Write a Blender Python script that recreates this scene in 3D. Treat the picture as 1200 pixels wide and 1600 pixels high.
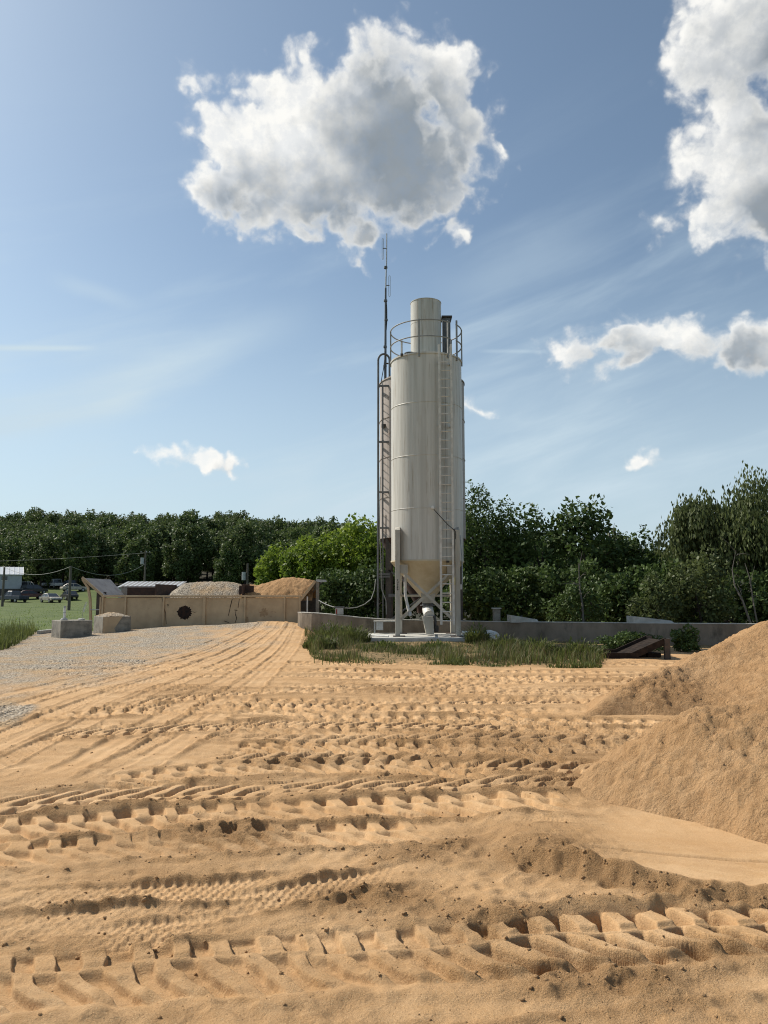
import bpy, bmesh, math, random
import numpy as np
from mathutils import Vector, Matrix

for o in list(bpy.data.objects):
    bpy.data.objects.remove(o)
SC = bpy.context.scene
COL = SC.collection
R = math.radians

# ------------------------------------------------------------------ camera
F_PX = 1155.0          # focal length in pixels of the 1200 x 1600 photograph
PITCH = R(6.4)
CAM_Z = 1.62
cam_data = bpy.data.cameras.new("camera")
cam_data.sensor_fit = 'VERTICAL'
cam_data.sensor_height = 24.0
cam_data.lens = 24.0 * F_PX / 1600.0
cam_data.clip_start = 0.05
cam_data.clip_end = 20000.0
cam = bpy.data.objects.new("camera", cam_data)
cam.location = (0, 0, CAM_Z)
cam.rotation_euler = (R(90) + PITCH, 0, 0)
COL.objects.link(cam)
SC.camera = cam
SC.render.resolution_x, SC.render.resolution_y = 768, 1024

FWD = np.array((0, math.cos(PITCH), math.sin(PITCH)))
UPV = np.array((0, -math.sin(PITCH), math.cos(PITCH)))


def ray(px, py):
    d = np.array((1.0, 0, 0)) * (px - 600) + UPV * (800 - py) + FWD * F_PX
    return d / np.linalg.norm(d)


def at(px, py, Y):
    """World point seen at a photo pixel, at depth Y in metres."""
    d = ray(px, py)
    t = Y / d[1]
    return (d[0] * t, Y, CAM_Z + d[2] * t)


def onz(px, py, z=0.0):
    """World point of a photo pixel on the level z."""
    d = ray(px, py)
    t = (z - CAM_Z) / d[2]
    return (d[0] * t, d[1] * t, z)


# ------------------------------------------------------------------ light
SUN_EL = R(44)
SUN_AZ = R(-60)        # from +Y, negative is to the left
SUN_DIR = np.array((math.sin(SUN_AZ) * math.cos(SUN_EL), math.cos(SUN_AZ) * math.cos(SUN_EL), math.sin(SUN_EL)))
sun_data = bpy.data.lights.new("sun", 'SUN')
sun_data.energy = 5.0
sun_data.angle = R(0.53)
sun_data.color = (1.0, 0.93, 0.82)
sun = bpy.data.objects.new("sun", sun_data)
sun.rotation_euler = Vector(SUN_DIR).to_track_quat('Z', 'Y').to_euler()
sun.location = (-20, 15, 30)
COL.objects.link(sun)

SC.view_settings.view_transform = 'Standard'
SC.view_settings.look = 'None'
SC.view_settings.exposure = 0.12
SC.view_settings.gamma = 1.0
SC.view_settings.use_curve_mapping = False
SC.cycles.filter_width = 1.1
SC.cycles.use_denoising = True
SC.cycles.denoising_prefilter = 'NONE'
SC.cycles.sample_clamp_indirect = 4.0
SC.cycles.max_bounces = 8
SC.cycles.diffuse_bounces = 4
SC.cycles.transparent_max_bounces = 8


class NT:
    """Small helper to write node graphs as expressions."""

    def __init__(self, tree):
        self.t = tree

    def n(self, typ, **kw):
        nd = self.t.nodes.new(typ)
        for k, v in kw.items():
            setattr(nd, k, v)
        return nd

    def put(self, sock, v):
        if hasattr(v, 'is_output'):
            self.t.links.new(v, sock)
        elif v is not None:
            sock.default_value = v

    def m(self, op, a, b=None, c=None, clamp=False):
        nd = self.n('ShaderNodeMath', operation=op, use_clamp=clamp)
        for i, v in enumerate((a, b, c)):
            if v is not None:
                self.put(nd.inputs[i], v)
        return nd.outputs[0]

    def vm(self, op, a, b=None, scale=None):
        nd = self.n('ShaderNodeVectorMath', operation=op)
        self.put(nd.inputs[0], a)
        if b is not None:
            self.put(nd.inputs[1], b)
        if scale is not None:
            self.put(nd.inputs['Scale'], scale)
        return nd.outputs['Value'] if op in ('LENGTH', 'DISTANCE', 'DOT_PRODUCT') else nd.outputs['Vector']

    def ss(self, v, lo, hi, to0=0.0, to1=1.0):
        nd = self.n('ShaderNodeMapRange', interpolation_type='SMOOTHSTEP')
        self.put(nd.inputs['Value'], v)
        self.put(nd.inputs['From Min'], lo)
        self.put(nd.inputs['From Max'], hi)
        self.put(nd.inputs['To Min'], to0)
        self.put(nd.inputs['To Max'], to1)
        return nd.outputs[0]

    def noise(self, vec, scale, detail=4, rough=0.55, dist=0.0, out='Fac', lac=2.0):
        nd = self.n('ShaderNodeTexNoise')
        self.put(nd.inputs['Vector'], vec)
        nd.inputs['Scale'].default_value = scale
        nd.inputs['Detail'].default_value = detail
        nd.inputs['Roughness'].default_value = rough
        nd.inputs['Lacunarity'].default_value = lac
        nd.inputs['Distortion'].default_value = dist
        return nd.outputs[0] if out == 'Fac' else nd.outputs['Color']

    def vor(self, vec, scale, feature='F1', out='Distance', smooth=None, rand=1.0):
        nd = self.n('ShaderNodeTexVoronoi', feature=feature)
        self.put(nd.inputs['Vector'], vec)
        nd.inputs['Scale'].default_value = scale
        nd.inputs['Randomness'].default_value = rand
        if smooth is not None:
            nd.inputs['Smoothness'].default_value = smooth
        return nd.outputs[out]

    def mix(self, f, a, b, blend='MIX'):
        nd = self.n('ShaderNodeMix', data_type='RGBA', blend_type=blend)
        self.put(nd.inputs['Factor'], f)
        self.put(nd.inputs['A'] if False else nd.inputs[6], a if hasattr(a, 'is_output') else (*a[:3], 1))
        self.put(nd.inputs[7], b if hasattr(b, 'is_output') else (*b[:3], 1))
        return nd.outputs[2]


# ------------------------------------------------------------------ sky with clouds
world = bpy.data.worlds.new("World")
SC.world = world
world.use_nodes = True
wt = world.node_tree
wt.nodes.clear()
W = NT(wt)
tc = W.n('ShaderNodeTexCoord')
DIR = W.vm('NORMALIZE', tc.outputs['Generated'])

sky = W.n('ShaderNodeTexSky', sky_type='NISHITA')
sky.sun_disc = False
sky.sun_elevation = SUN_EL
sky.sun_rotation = SUN_AZ
sky.altitude = 200
sky.air_density = 1.0
sky.dust_density = 1.2
sky.ozone_density = 1.0

MAIN = [(470, 160, 84), (400, 185, 74), (440, 215, 84), (365, 215, 52), (605, 108, 52), (545, 128, 54), (690, 140, 70), (560, 220, 125), (400, 255, 95), (350, 300, 55), (430, 320, 62),
        (560, 340, 55), (640, 320, 50), (715, 195, 62), (345, 205, 34), (700, 365, 27), (640, 260, 84), (690, 300, 52), (480, 270, 90), (320, 150, 20), (755, 250, 20)]
RIGHT = [(1135, 80, 78), (1190, 40, 95), (1105, 130, 50), (1160, 215, 75), (1210, 300, 105), (1175, 345, 48), (1100, 245, 26), (1040, 352, 12), (1290, 200, 130),
         (1380, 120, 120), (1330, 330, 90), (1130, 20, 45)]
FLAT = [(885, 560, 30), (912, 552, 36), (940, 543, 40), (972, 530, 42), (1008, 520, 42), (1050, 532, 44), (1100, 548, 50), (1140, 552, 52), (1185, 535, 44), (1230, 540, 54), (985, 575, 24),
        (1300, 520, 50), (1370, 530, 45)]
SMALL = [(268, 714, 20), (290, 720, 26), (312, 724, 26), (338, 731, 16), (990, 716, 8), (1008, 718, 2), (735, 637, -2)]


# the deep middles of the clouds, where little sunlight comes through
CORE = [(640, 215, 70), (500, 330, 34), (585, 150, 36), (700, 245, 42), (395, 322, 34), (640, 345, 38), (540, 340, 30), (1225, 120, 78), (1215, 330, 48), (1180, 200, 24),
        (1145, 566, 24), (955, 562, 14), (1260, 566, 30), (1330, 230, 90)]


def cloud_group():
    g = bpy.data.node_groups.new("cloud_density", 'ShaderNodeTree')
    g.interface.new_socket("Dir", in_out='INPUT', socket_type='NodeSocketVector')
    g.interface.new_socket("Density", in_out='OUTPUT', socket_type='NodeSocketFloat')
    g.interface.new_socket("Macro", in_out='OUTPUT', socket_type='NodeSocketFloat')
    g.interface.new_socket("Core", in_out='OUTPUT', socket_type='NodeSocketFloat')
    T = NT(g)
    gi, go = g.nodes.new('NodeGroupInput'), g.nodes.new('NodeGroupOutput')
    d = gi.outputs[0]
    wc = T.noise(d, 9.0, 3, 0.55, out='Color')
    warp = T.vm('SCALE', T.vm('SUBTRACT', wc, (0.5, 0.5, 0.5)), scale=0.085)
    dw = T.vm('ADD', d, warp)
    wc2 = T.noise(d, 34.0, 3, 0.6, out='Color')
    dw = T.vm('ADD', dw, T.vm('SCALE', T.vm('SUBTRACT', wc2, (0.5, 0.5, 0.5)), scale=0.028))

    def union(blobs, sq, k, grow):
        acc = None
        for (px, py, r) in blobs:
            c = ray(px, py)
            rr = (r + grow) / F_PX * (F_PX / math.hypot(F_PX, math.hypot(px - 600, py - 800)))
            diff = T.vm('SUBTRACT', dw, tuple(c))
            if sq != 1:
                diff = T.vm('MULTIPLY', diff, (1, 1, sq))
            sd = T.m('SUBTRACT', rr, T.vm('LENGTH', diff))
            acc = sd if acc is None else T.m('SMOOTH_MAX', acc, sd, k)
        return acc
    big = T.m('SMOOTH_MAX', union(MAIN, 1, 0.02, 21), union(RIGHT, 1, 0.02, 28), 0.01)
    flat = T.m('ADD', T.m('MULTIPLY', union(FLAT, 1.6, 0.012, 27), 0.9), 0.005)
    small = union(SMALL, 2.3, 0.016, 31)
    macro = T.m('MAXIMUM', T.m('MAXIMUM', big, flat), T.m('ADD', small, 0.008))
    core = union(CORE, 1, 0.03, 34)
    g.links.new(core, go.inputs[2])
    n1 = T.m('SUBTRACT', T.noise(dw, 16.0, 7, 0.58), 0.5)
    bil = T.vor(dw, 26.0, 'SMOOTH_F1', smooth=0.6)
    bil2 = T.vor(dw, 70.0, 'SMOOTH_F1', smooth=0.5)
    n3 = T.m('SUBTRACT', T.noise(d, 60.0, 6, 0.62), 0.5)
    dens = T.m('ADD', macro, T.m('MULTIPLY', n1, 0.058))
    dens = T.m('ADD', dens, T.m('MULTIPLY', T.m('SUBTRACT', 0.42, bil), 0.048))
    dens = T.m('ADD', dens, T.m('MULTIPLY', T.m('SUBTRACT', 0.42, bil2), 0.017))
    dens = T.m('ADD', dens, T.m('MULTIPLY', n3, 0.018))
    g.links.new(dens, go.inputs[0])
    g.links.new(macro, go.inputs[1])
    return g


CG = cloud_group()


def cloud_at(vec):
    nd = W.n('ShaderNodeGroup')
    nd.node_tree = CG
    W.put(nd.inputs[0], vec)
    return nd.outputs


D0, M0, C0 = cloud_at(DIR)
# direction, across the sky, in which the sun stands from the clouds
_c = ray(540, 230)
_t = SUN_DIR - _c * float(SUN_DIR @ _c)
_t = _t / np.linalg.norm(_t)
D1, M1, C1 = cloud_at(W.vm('ADD', DIR, tuple(_t * 0.022)))
alpha = W.ss(D0, 0.0, 0.030)
wisp = W.ss(W.noise(DIR, 40.0, 6, 0.65), 0.38, 0.62)
alpha = W.m('MULTIPLY', alpha, W.m('ADD', W.m('MULTIPLY', W.ss(D0, 0.002, 0.034), 0.80), W.m('MULTIPLY', wisp, 0.20)), clamp=True)
lump = W.noise(DIR, 7.0, 3, 0.5)
lump2 = W.noise(DIR, 24.0, 4, 0.5)
nz = W.m('ADD', W.m('MULTIPLY', W.m('SUBTRACT', lump, 0.5), 0.16), W.m('MULTIPLY', W.m('SUBTRACT', lump2, 0.5), 0.045))
thick = W.m('ADD', W.m('ADD', W.m('MULTIPLY', D0, 0.4), W.m('MULTIPLY', M0, 0.4)), nz)
shade = W.m('MULTIPLY', W.ss(thick, 0.03, 0.15), 0.5)
core = W.ss(W.m('ADD', C0, W.m('MULTIPLY', nz, 1.0)), -0.045, 0.045)
shade = W.m('MAXIMUM', shade, W.m('MULTIPLY', core, W.ss(D0, 0.01, 0.05)))
relief = W.m('MULTIPLY', W.m('SUBTRACT', D0, D1), W.m('SUBTRACT', 8.0, W.m('MULTIPLY', shade, 7.2)))
shade = W.m('SUBTRACT', W.m('ADD', W.m('MULTIPLY', shade, 0.9), 0.06), relief, clamp=True)
CLOUD_LIT = (1.02, 1.01, 0.97)
CLOUD_GREY = (0.265, 0.310, 0.355)
ccol = W.mix(shade, CLOUD_LIT, CLOUD_GREY)

# thin high veil and contrail streaks
sepd = W.n('ShaderNodeSeparateXYZ')
W.put(sepd.inputs[0], DIR)
el = sepd.outputs['Z']
rot = W.n('ShaderNodeVectorRotate', rotation_type='AXIS_ANGLE')
W.put(rot.inputs['Vector'], DIR)
rot.inputs['Axis'].default_value = (0, 1, 0)
rot.inputs['Angle'].default_value = R(17)
veil_v = W.vm('MULTIPLY', rot.outputs[0], (2.2, 2.0, 12.0))
veil = W.ss(W.noise(veil_v, 1.1, 6, 0.55, dist=0.3), 0.42, 0.85)
veil_mask = W.m('MULTIPLY', W.ss(el, 0.02, 0.16), W.ss(el, 0.62, 0.30))
veil = W.m('MULTIPLY', W.m('MULTIPLY', veil, veil_mask), 0.72)
horizon = W.ss(el, 0.46, 0.0)


def streak(p0, p1, width, gain, soft=0.25):
    """A thin line of high ice cloud between two directions of the sky."""
    a, b = ray(*p0), ray(*p1)
    n_ = np.cross(a, b)
    L_ = np.linalg.norm(n_)
    n_ = n_ / L_
    tdir = np.cross(n_, a)
    off = W.m('ABSOLUTE', W.m('ADD', W.vm('DOT_PRODUCT', DIR, tuple(n_)), W.m('MULTIPLY', W.m('SUBTRACT', lump, 0.5), width * 1.2)))
    along = W.vm('DOT_PRODUCT', DIR, tuple(tdir))
    m_ = W.m('MULTIPLY', W.ss(off, width, 0.0), W.m('MULTIPLY', W.ss(along, 0.0, L_ * soft), W.ss(along, L_, L_ * (1 - soft))))
    return W.m('MULTIPLY', m_, gain)


for st in (streak((-400, 540), (165, 545), 0.0055, 0.55, 0.12), streak((740, 549), (870, 550), 0.004, 0.22), streak((90, 640), (520, 465), 0.040, 0.34, 0.45), streak((-100, 690), (330, 560), 0.05, 0.22, 0.4),
           streak((60, 430), (230, 480), 0.016, 0.26, 0.4), streak((640, 470), (1000, 350), 0.05, 0.24, 0.45)):
    veil = W.m('ADD', veil, st)


SKY_GAIN = 0.10
bg_sky = W.n('ShaderNodeBackground')
hs = W.n('ShaderNodeHueSaturation')
W.put(hs.inputs['Color'], sky.outputs[0])
hs.inputs['Saturation'].default_value = 0.80
skycol = W.mix(1.0, hs.outputs[0], (0.90, 1.04, 1.08), 'MULTIPLY')
W.put(bg_sky.inputs['Color'], skycol)
bg_sky.inputs['Strength'].default_value = SKY_GAIN
bg_veil = W.n('ShaderNodeBackground')
W.put(bg_veil.inputs['Color'], (0.55, 0.67, 0.75, 1))
bg_veil.inputs['Strength'].default_value = 1.0
bg_cloud = W.n('ShaderNodeBackground')
W.put(bg_cloud.inputs['Color'], ccol)
bg_cloud.inputs['Strength'].default_value = 0.89
mx1 = W.n('ShaderNodeMixShader')
W.put(mx1.inputs[0], W.m('ADD', veil, W.m('MULTIPLY', horizon, 0.72), clamp=True))
wt.links.new(bg_sky.outputs[0], mx1.inputs[1])
wt.links.new(bg_veil.outputs[0], mx1.inputs[2])
mx2 = W.n('ShaderNodeMixShader')
W.put(mx2.inputs[0], alpha)
wt.links.new(mx1.outputs[0], mx2.inputs[1])
wt.links.new(bg_cloud.outputs[0], mx2.inputs[2])
wo = W.n('ShaderNodeOutputWorld')
wt.links.new(mx2.outputs[0], wo.inputs['Surface'])
world.cycles.sampling_method = 'MANUAL'
world.cycles.sample_map_resolution = 512

# ------------------------------------------------------------------ materials
def material(name, col, col2=None, rough=0.7, scale=6.0, stretch=(1, 1, 1), bump=0.0, bump_scale=40.0, metal=0.0, spec=0.3, lo=0.35, hi=0.65,
             col3=None, scale3=2.0, lo3=0.55, hi3=0.72, trans=0.0, stretch3=(1, 1, 1)):
    m = bpy.data.materials.new(name)
    m.use_nodes = True
    t = m.node_tree
    N = NT(t)
    b = t.nodes['Principled BSDF']
    b.inputs['Roughness'].default_value = rough
    b.inputs['Metallic'].default_value = metal
    b.inputs['Specular IOR Level'].default_value = spec
    pos = N.n('ShaderNodeTexCoord').outputs['Object']
    c = (*col, 1)
    if col2 is not None:
        v = N.vm('MULTIPLY', pos, stretch)
        c = N.mix(N.ss(N.noise(v, scale, 6, 0.62), lo, hi), col, col2)
    if col3 is not None:
        c = N.mix(N.ss(N.noise(N.vm('MULTIPLY', N.vm('ADD', pos, (7.3, 1.9, 4.1)), stretch3), scale3, 7, 0.68), lo3, hi3), c, col3)
    N.put(b.inputs['Base Color'], c)
    if bump:
        bn = N.n('ShaderNodeBump')
        bn.inputs['Strength'].default_value = bump
        bn.inputs['Distance'].default_value = 0.02
        N.put(bn.inputs['Height'], N.noise(pos, bump_scale, 5, 0.6))
        t.links.new(bn.outputs[0], b.inputs['Normal'])
    return m


def leaf_material(name, cols, trans=0.35):
    """Leaves: colour differs from leaf to leaf, some light passes through."""
    m = bpy.data.materials.new(name)
    m.use_nodes = True
    t = m.node_tree
    N = NT(t)
    b = t.nodes['Principled BSDF']
    b.inputs['Roughness'].default_value = 0.55
    b.inputs['Specular IOR Level'].default_value = 0.25
    at_ = N.n('ShaderNodeAttribute', attribute_name='tone')
    oi = N.n('ShaderNodeObjectInfo')
    pos = N.n('ShaderNodeTexCoord').outputs['Object']
    f = N.m('ADD', N.m('MULTIPLY', at_.outputs['Fac'], 0.75), N.m('MULTIPLY', N.noise(pos, 0.6, 3), 0.35))
    c = N.mix(N.ss(f, 0.15, 0.85), cols[0], cols[1])
    c = N.mix(N.m('MULTIPLY', oi.outputs['Random'], 0.5), c, cols[2])
    N.put(b.inputs['Base Color'], c)
    tr = N.n('ShaderNodeBsdfTranslucent')
    N.put(tr.inputs['Color'], c)
    mx = N.n('ShaderNodeMixShader')
    mx.inputs[0].default_value = trans
    t.links.new(b.outputs[0], mx.inputs[1])
    t.links.new(tr.outputs[0], mx.inputs[2])
    t.links.new(mx.outputs[0], t.nodes['Material Output'].inputs['Surface'])
    return m


MT = {}
MT['paint'] = material('cream_paint', (0.585, 0.56, 0.505), (0.465, 0.44, 0.39), rough=0.42, scale=2.2, stretch=(3.0, 3.0, 0.12), spec=0.35,
                       lo=0.36, hi=0.68, col3=(0.31, 0.245, 0.175), scale3=2.4, lo3=0.51, hi3=0.76, stretch3=(3.5, 3.5, 0.22), bump=0.05, bump_scale=2.2)
MT['bounce_cone'] = material('cone_paint_bounce', (0.55, 0.47, 0.33), (0.46, 0.37, 0.24), rough=0.5, scale=2.0, col3=(0.25, 0.17, 0.10), scale3=4, lo3=0.68, hi3=0.8)  # extra yellow paints in the light bounced up from the sand
MT['paint_old'] = material('old_silo_paint', (0.45, 0.40, 0.36), (0.34, 0.29, 0.26), rough=0.6, scale=2.0, stretch=(3, 3, 0.2), col3=(0.22, 0.13, 0.08), scale3=3, lo3=0.6, hi3=0.75)
MT['steel_paint'] = material('leg_paint', (0.47, 0.44, 0.375), (0.38, 0.35, 0.29), rough=0.5, scale=3, stretch=(2, 2, 0.4), col3=(0.24, 0.15, 0.09), scale3=5, lo3=0.68, hi3=0.8)
MT['grey_steel'] = material('grey_steel', (0.14, 0.145, 0.15), (0.10, 0.10, 0.10), rough=0.5, scale=5, metal=0.4)
MT['galv'] = material('galvanised', (0.42, 0.43, 0.43), (0.32, 0.33, 0.33), rough=0.45, scale=6, metal=0.5)
MT['dark_steel'] = material('dark_steel', (0.05, 0.048, 0.045), (0.085, 0.07, 0.06), rough=0.6, scale=6)
MT['rust_with_shade'] = material('rust_with_shade', (0.040, 0.030, 0.024), (0.022, 0.018, 0.016), rough=0.95, scale=6, spec=0.08, bump=0.3, bump_scale=30)  # dark rust, deepened to paint in the shade over the ramp
MT['rust'] = material('rusty_steel', (0.070, 0.040, 0.030), (0.045, 0.030, 0.025), rough=0.8, scale=5, bump=0.3, bump_scale=30)
MT['bin_paint'] = material('bin_paint', (0.50, 0.375, 0.235), (0.41, 0.30, 0.185), rough=0.6, scale=1.6, col3=(0.17, 0.10, 0.06), scale3=1.9, lo3=0.66, hi3=0.78, bump=0.05, bump_scale=4)
MT['bin_grey'] = material('bin_grey_plate', (0.25, 0.23, 0.21), (0.18, 0.16, 0.15), rough=0.55, scale=2.5, col3=(0.14, 0.085, 0.06), scale3=2.4, lo3=0.58, hi3=0.72)
MT['hole'] = material('rusted_hole', (0.012, 0.009, 0.008), (0.035, 0.018, 0.012), rough=0.9, scale=9)
MT['concrete'] = material('weathered_concrete', (0.29, 0.265, 0.22), (0.17, 0.155, 0.13), rough=0.9, scale=3.5, bump=0.35, bump_scale=25,
                          col3=(0.085, 0.08, 0.065), scale3=2.2, lo3=0.54, hi3=0.72)
MT['concrete_pale'] = material('pale_concrete', (0.50, 0.49, 0.45), (0.38, 0.37, 0.33), rough=0.9, scale=4, bump=0.2, bump_scale=30, col3=(0.2, 0.18, 0.15), scale3=3, lo3=0.6, hi3=0.75)
MT['concrete_wall'] = material('stained_wall', (0.27, 0.225, 0.175), (0.17, 0.14, 0.105), rough=0.9, scale=1.6, stretch=(1, 1, 0.5), bump=0.3, bump_scale=20,
                               col3=(0.085, 0.075, 0.058), scale3=1.3, lo3=0.52, hi3=0.72, stretch3=(1, 1, 0.45))
MT['white'] = material('white_plastic', (0.72, 0.71, 0.68), (0.55, 0.54, 0.50), rough=0.5, scale=5)
MT['yellow'] = material('yellow_sticker', (0.52, 0.44, 0.05), (0.42, 0.33, 0.04), rough=0.5, scale=8)
MT['black'] = material('black_ink', (0.02, 0.02, 0.02), rough=0.6)
MT['rubber'] = material('rubber', (0.03, 0.03, 0.03), (0.05, 0.05, 0.048), rough=0.7, scale=12)
MT['hose'] = material('grey_hose', (0.30, 0.30, 0.28), (0.22, 0.22, 0.2), rough=0.6, scale=10)
MT['wood'] = material('weathered_pole', (0.17, 0.145, 0.12), (0.10, 0.085, 0.07), rough=0.9, scale=3, stretch=(6, 6, 0.4))
MT['bark'] = material('bark', (0.10, 0.085, 0.07), (0.06, 0.05, 0.042), rough=0.95, scale=4, stretch=(5, 5, 0.6), bump=0.4, bump_scale=20)
MT['bark_pale'] = material('pale_bark', (0.17, 0.155, 0.13), (0.11, 0.10, 0.085), rough=0.95, scale=4, stretch=(5, 5, 0.6))
MT['glass'] = material('dark_glass', (0.03, 0.035, 0.04), rough=0.08, spec=0.6)
MT['red'] = material('faded_red', (0.30, 0.06, 0.04), (0.2, 0.05, 0.04), rough=0.6, scale=6)
MT['roof_metal'] = material('roof_metal', (0.60, 0.61, 0.62), (0.50, 0.51, 0.52), rough=0.4, scale=2, metal=0.2, stretch=(1, 1, 1))
MT['shed_wall'] = material('shed_wall', (0.42, 0.44, 0.46), (0.36, 0.38, 0.40), rough=0.6, scale=2)
MT['leaf_hill'] = leaf_material('hill_leaves', ((0.0414, 0.0704, 0.026), (0.1207, 0.165, 0.046), (0.1012, 0.1265, 0.05)), 0.32)
MT['leaf_dark'] = leaf_material('dark_leaves', ((0.0336, 0.0587, 0.0183), (0.0967, 0.1467, 0.0367), (0.0673, 0.1057, 0.0333)), 0.28)
MT['leaf_bright'] = leaf_material('bright_leaves', ((0.062, 0.120, 0.016), (0.215, 0.285, 0.036), (0.140, 0.200, 0.028)), 0.44)
MT['rail'] = material('rail_paint', (0.30, 0.30, 0.29), (0.22, 0.22, 0.21), rough=0.6, scale=6)
MT['leaf_grey'] = leaf_material('grey_green_leaves', ((0.0462, 0.0682, 0.024), (0.132, 0.1628, 0.055), (0.0935, 0.1155, 0.044)), 0.34)
MT['weed'] = leaf_material('weed_leaves', ((0.045, 0.068, 0.018), (0.145, 0.175, 0.048), (0.105, 0.115, 0.036)), 0.38)
MT['ladder_paint'] = material('ladder_paint', (0.66, 0.63, 0.57), (0.5, 0.47, 0.42), rough=0.5, scale=5)
MT['bin_stain'] = material('bin_stain', (0.30, 0.20, 0.115), (0.38, 0.27, 0.16), rough=0.8, scale=14)
MT['dry'] = leaf_material('dry_stalks', ((0.13, 0.11, 0.05), (0.24, 0.20, 0.10), (0.17, 0.14, 0.07)), 0.25)


# ------------------------------------------------------------------ mesh helpers
class MB:
    """Collects simple shapes; build() links them as ONE mesh object."""

    def __init__(self):
        self.v, self.f = [], []

    def add(self, vs, fs):
        k = len(self.v)
        self.v += [tuple(v) for v in vs]
        self.f += [tuple(i + k for i in f) for f in fs]
        return self

    def box(self, x0, x1, y0, y1, z0, z1):
        return self.add([(x, y, z) for z in (z0, z1) for y in (y0, y1) for x in (x0, x1)],
                        [(0, 2, 3, 1), (4, 5, 7, 6), (0, 1, 5, 4), (2, 6, 7, 3), (0, 4, 6, 2), (1, 3, 7, 5)])

    def bar(self, a, b, w, h, up=(0, 0, 1)):
        """Rectangular bar from a to b, w across, h along 'up'."""
        a, b = Vector(a), Vector(b)
        d = (b - a).normalized()
        u = Vector(up)
        s = d.cross(u)
        if s.length < 1e-4:
            s = d.cross(Vector((0, 1, 0)))
        s.normalize()
        u = s.cross(d).normalized()
        vs = [p + s * (i * w / 2) + u * (j * h / 2) for p in (a, b) for j in (-1, 1) for i in (-1, 1)]
        return self.add(vs, [(0, 2, 3, 1), (4, 5, 7, 6), (0, 1, 5, 4), (2, 6, 7, 3), (0, 4, 6, 2), (1, 3, 7, 5)])

    def tube(self, pts, r, n=8, cap=True):
        pts = [Vector(p) for p in pts]
        rs = r if isinstance(r, (list, tuple)) else [r] * len(pts)
        rings, ref = [], None
        for i, p in enumerate(pts):
            d = (pts[min(i + 1, len(pts) - 1)] - pts[max(i - 1, 0)]).normalized()
            if ref is None:
                ref = Vector((0, 0, 1)) if abs(d.z) < 0.9 else Vector((1, 0, 0))
            s = d.cross(ref).normalized()
            ref = s.cross(d).normalized()
            rings.append([p + (s * math.cos(2 * math.pi * k / n) + ref * math.sin(2 * math.pi * k / n)) * rs[i] for k in range(n)])
        vs = [v for rg in rings for v in rg]
        fs = []
        for i in range(len(pts) - 1):
            for k in range(n):
                fs.append((i * n + k, i * n + (k + 1) % n, (i + 1) * n + (k + 1) % n, (i + 1) * n + k))
        if cap:
            fs.append(tuple(range(n))[::-1])
            fs.append(tuple((len(pts) - 1) * n + k for k in range(n)))
        return self.add(vs, fs)

    def lathe(self, prof, n=48, cx=0.0, cy=0.0, a0=0.0, a1=2 * math.pi):
        full = abs(a1 - a0 - 2 * math.pi) < 1e-6
        m = n if full else n + 1
        vs = [(cx + r * math.cos(a0 + (a1 - a0) * k / n), cy + r * math.sin(a0 + (a1 - a0) * k / n), z) for (r, z) in prof for k in range(m)]
        fs = []
        for i in range(len(prof) - 1):
            for k in range(n):
                k2 = (k + 1) % m if full else k + 1
                fs.append((i * m + k, i * m + k2, (i + 1) * m + k2, (i + 1) * m + k))
        return self.add(vs, fs)

    def prism(self, poly, y0, y1):
        """Polygon of (x, z) pushed from y0 to y1."""
        n = len(poly)
        vs = [(x, y0, z) for x, z in poly] + [(x, y1, z) for x, z in poly]
        fs = [tuple(range(n)), tuple(range(2 * n - 1, n - 1, -1))] + [(i, i + n, (i + 1) % n + n, (i + 1) % n) for i in range(n)]
        return self.add(vs, fs)

    def build(self, name, mat, parent=None, smooth=False, bevel=0.0, loc=None):
        me = bpy.data.meshes.new(name)
        me.from_pydata([tuple(v) for v in self.v], [], self.f)
        bm = bmesh.new()
        bm.from_mesh(me)
        bmesh.ops.recalc_face_normals(bm, faces=bm.faces)
        bm.to_mesh(me)
        bm.free()
        me.materials.append(mat)
        if smooth:
            me.shade_smooth()
            me.set_sharp_from_angle(angle=R(40))
        o = bpy.data.objects.new(name, me)
        COL.objects.link(o)
        if parent:
            o.parent = parent
        if loc:
            o.location = loc
        if bevel:
            md = o.modifiers.new('bevel', 'BEVEL')
            md.width = bevel
            md.segments = 2
            md.limit_method = 'ANGLE'
        return o


def tag(o, label=None, cat=None, group=None, kind=None):
    if label:
        o['label'] = label
    if cat:
        o['category'] = cat
    if group:
        o['group'] = group
    if kind:
        o['kind'] = kind
    return o


def empty(name, loc, rz=0.0):
    o = bpy.data.objects.new(name, None)
    o.location = loc
    o.rotation_euler = (0, 0, rz)
    o.empty_display_size = 0.2
    COL.objects.link(o)
    return o


KIDS = {}


def copy_tree(o, parent=None):
    c = o.copy()
    COL.objects.link(c)
    if parent:
        c.parent = parent
    for ch in [x for x in COL.objects if x.parent == o] if o not in KIDS else KIDS[o]:
        copy_tree(ch, c)
    return c


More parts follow.
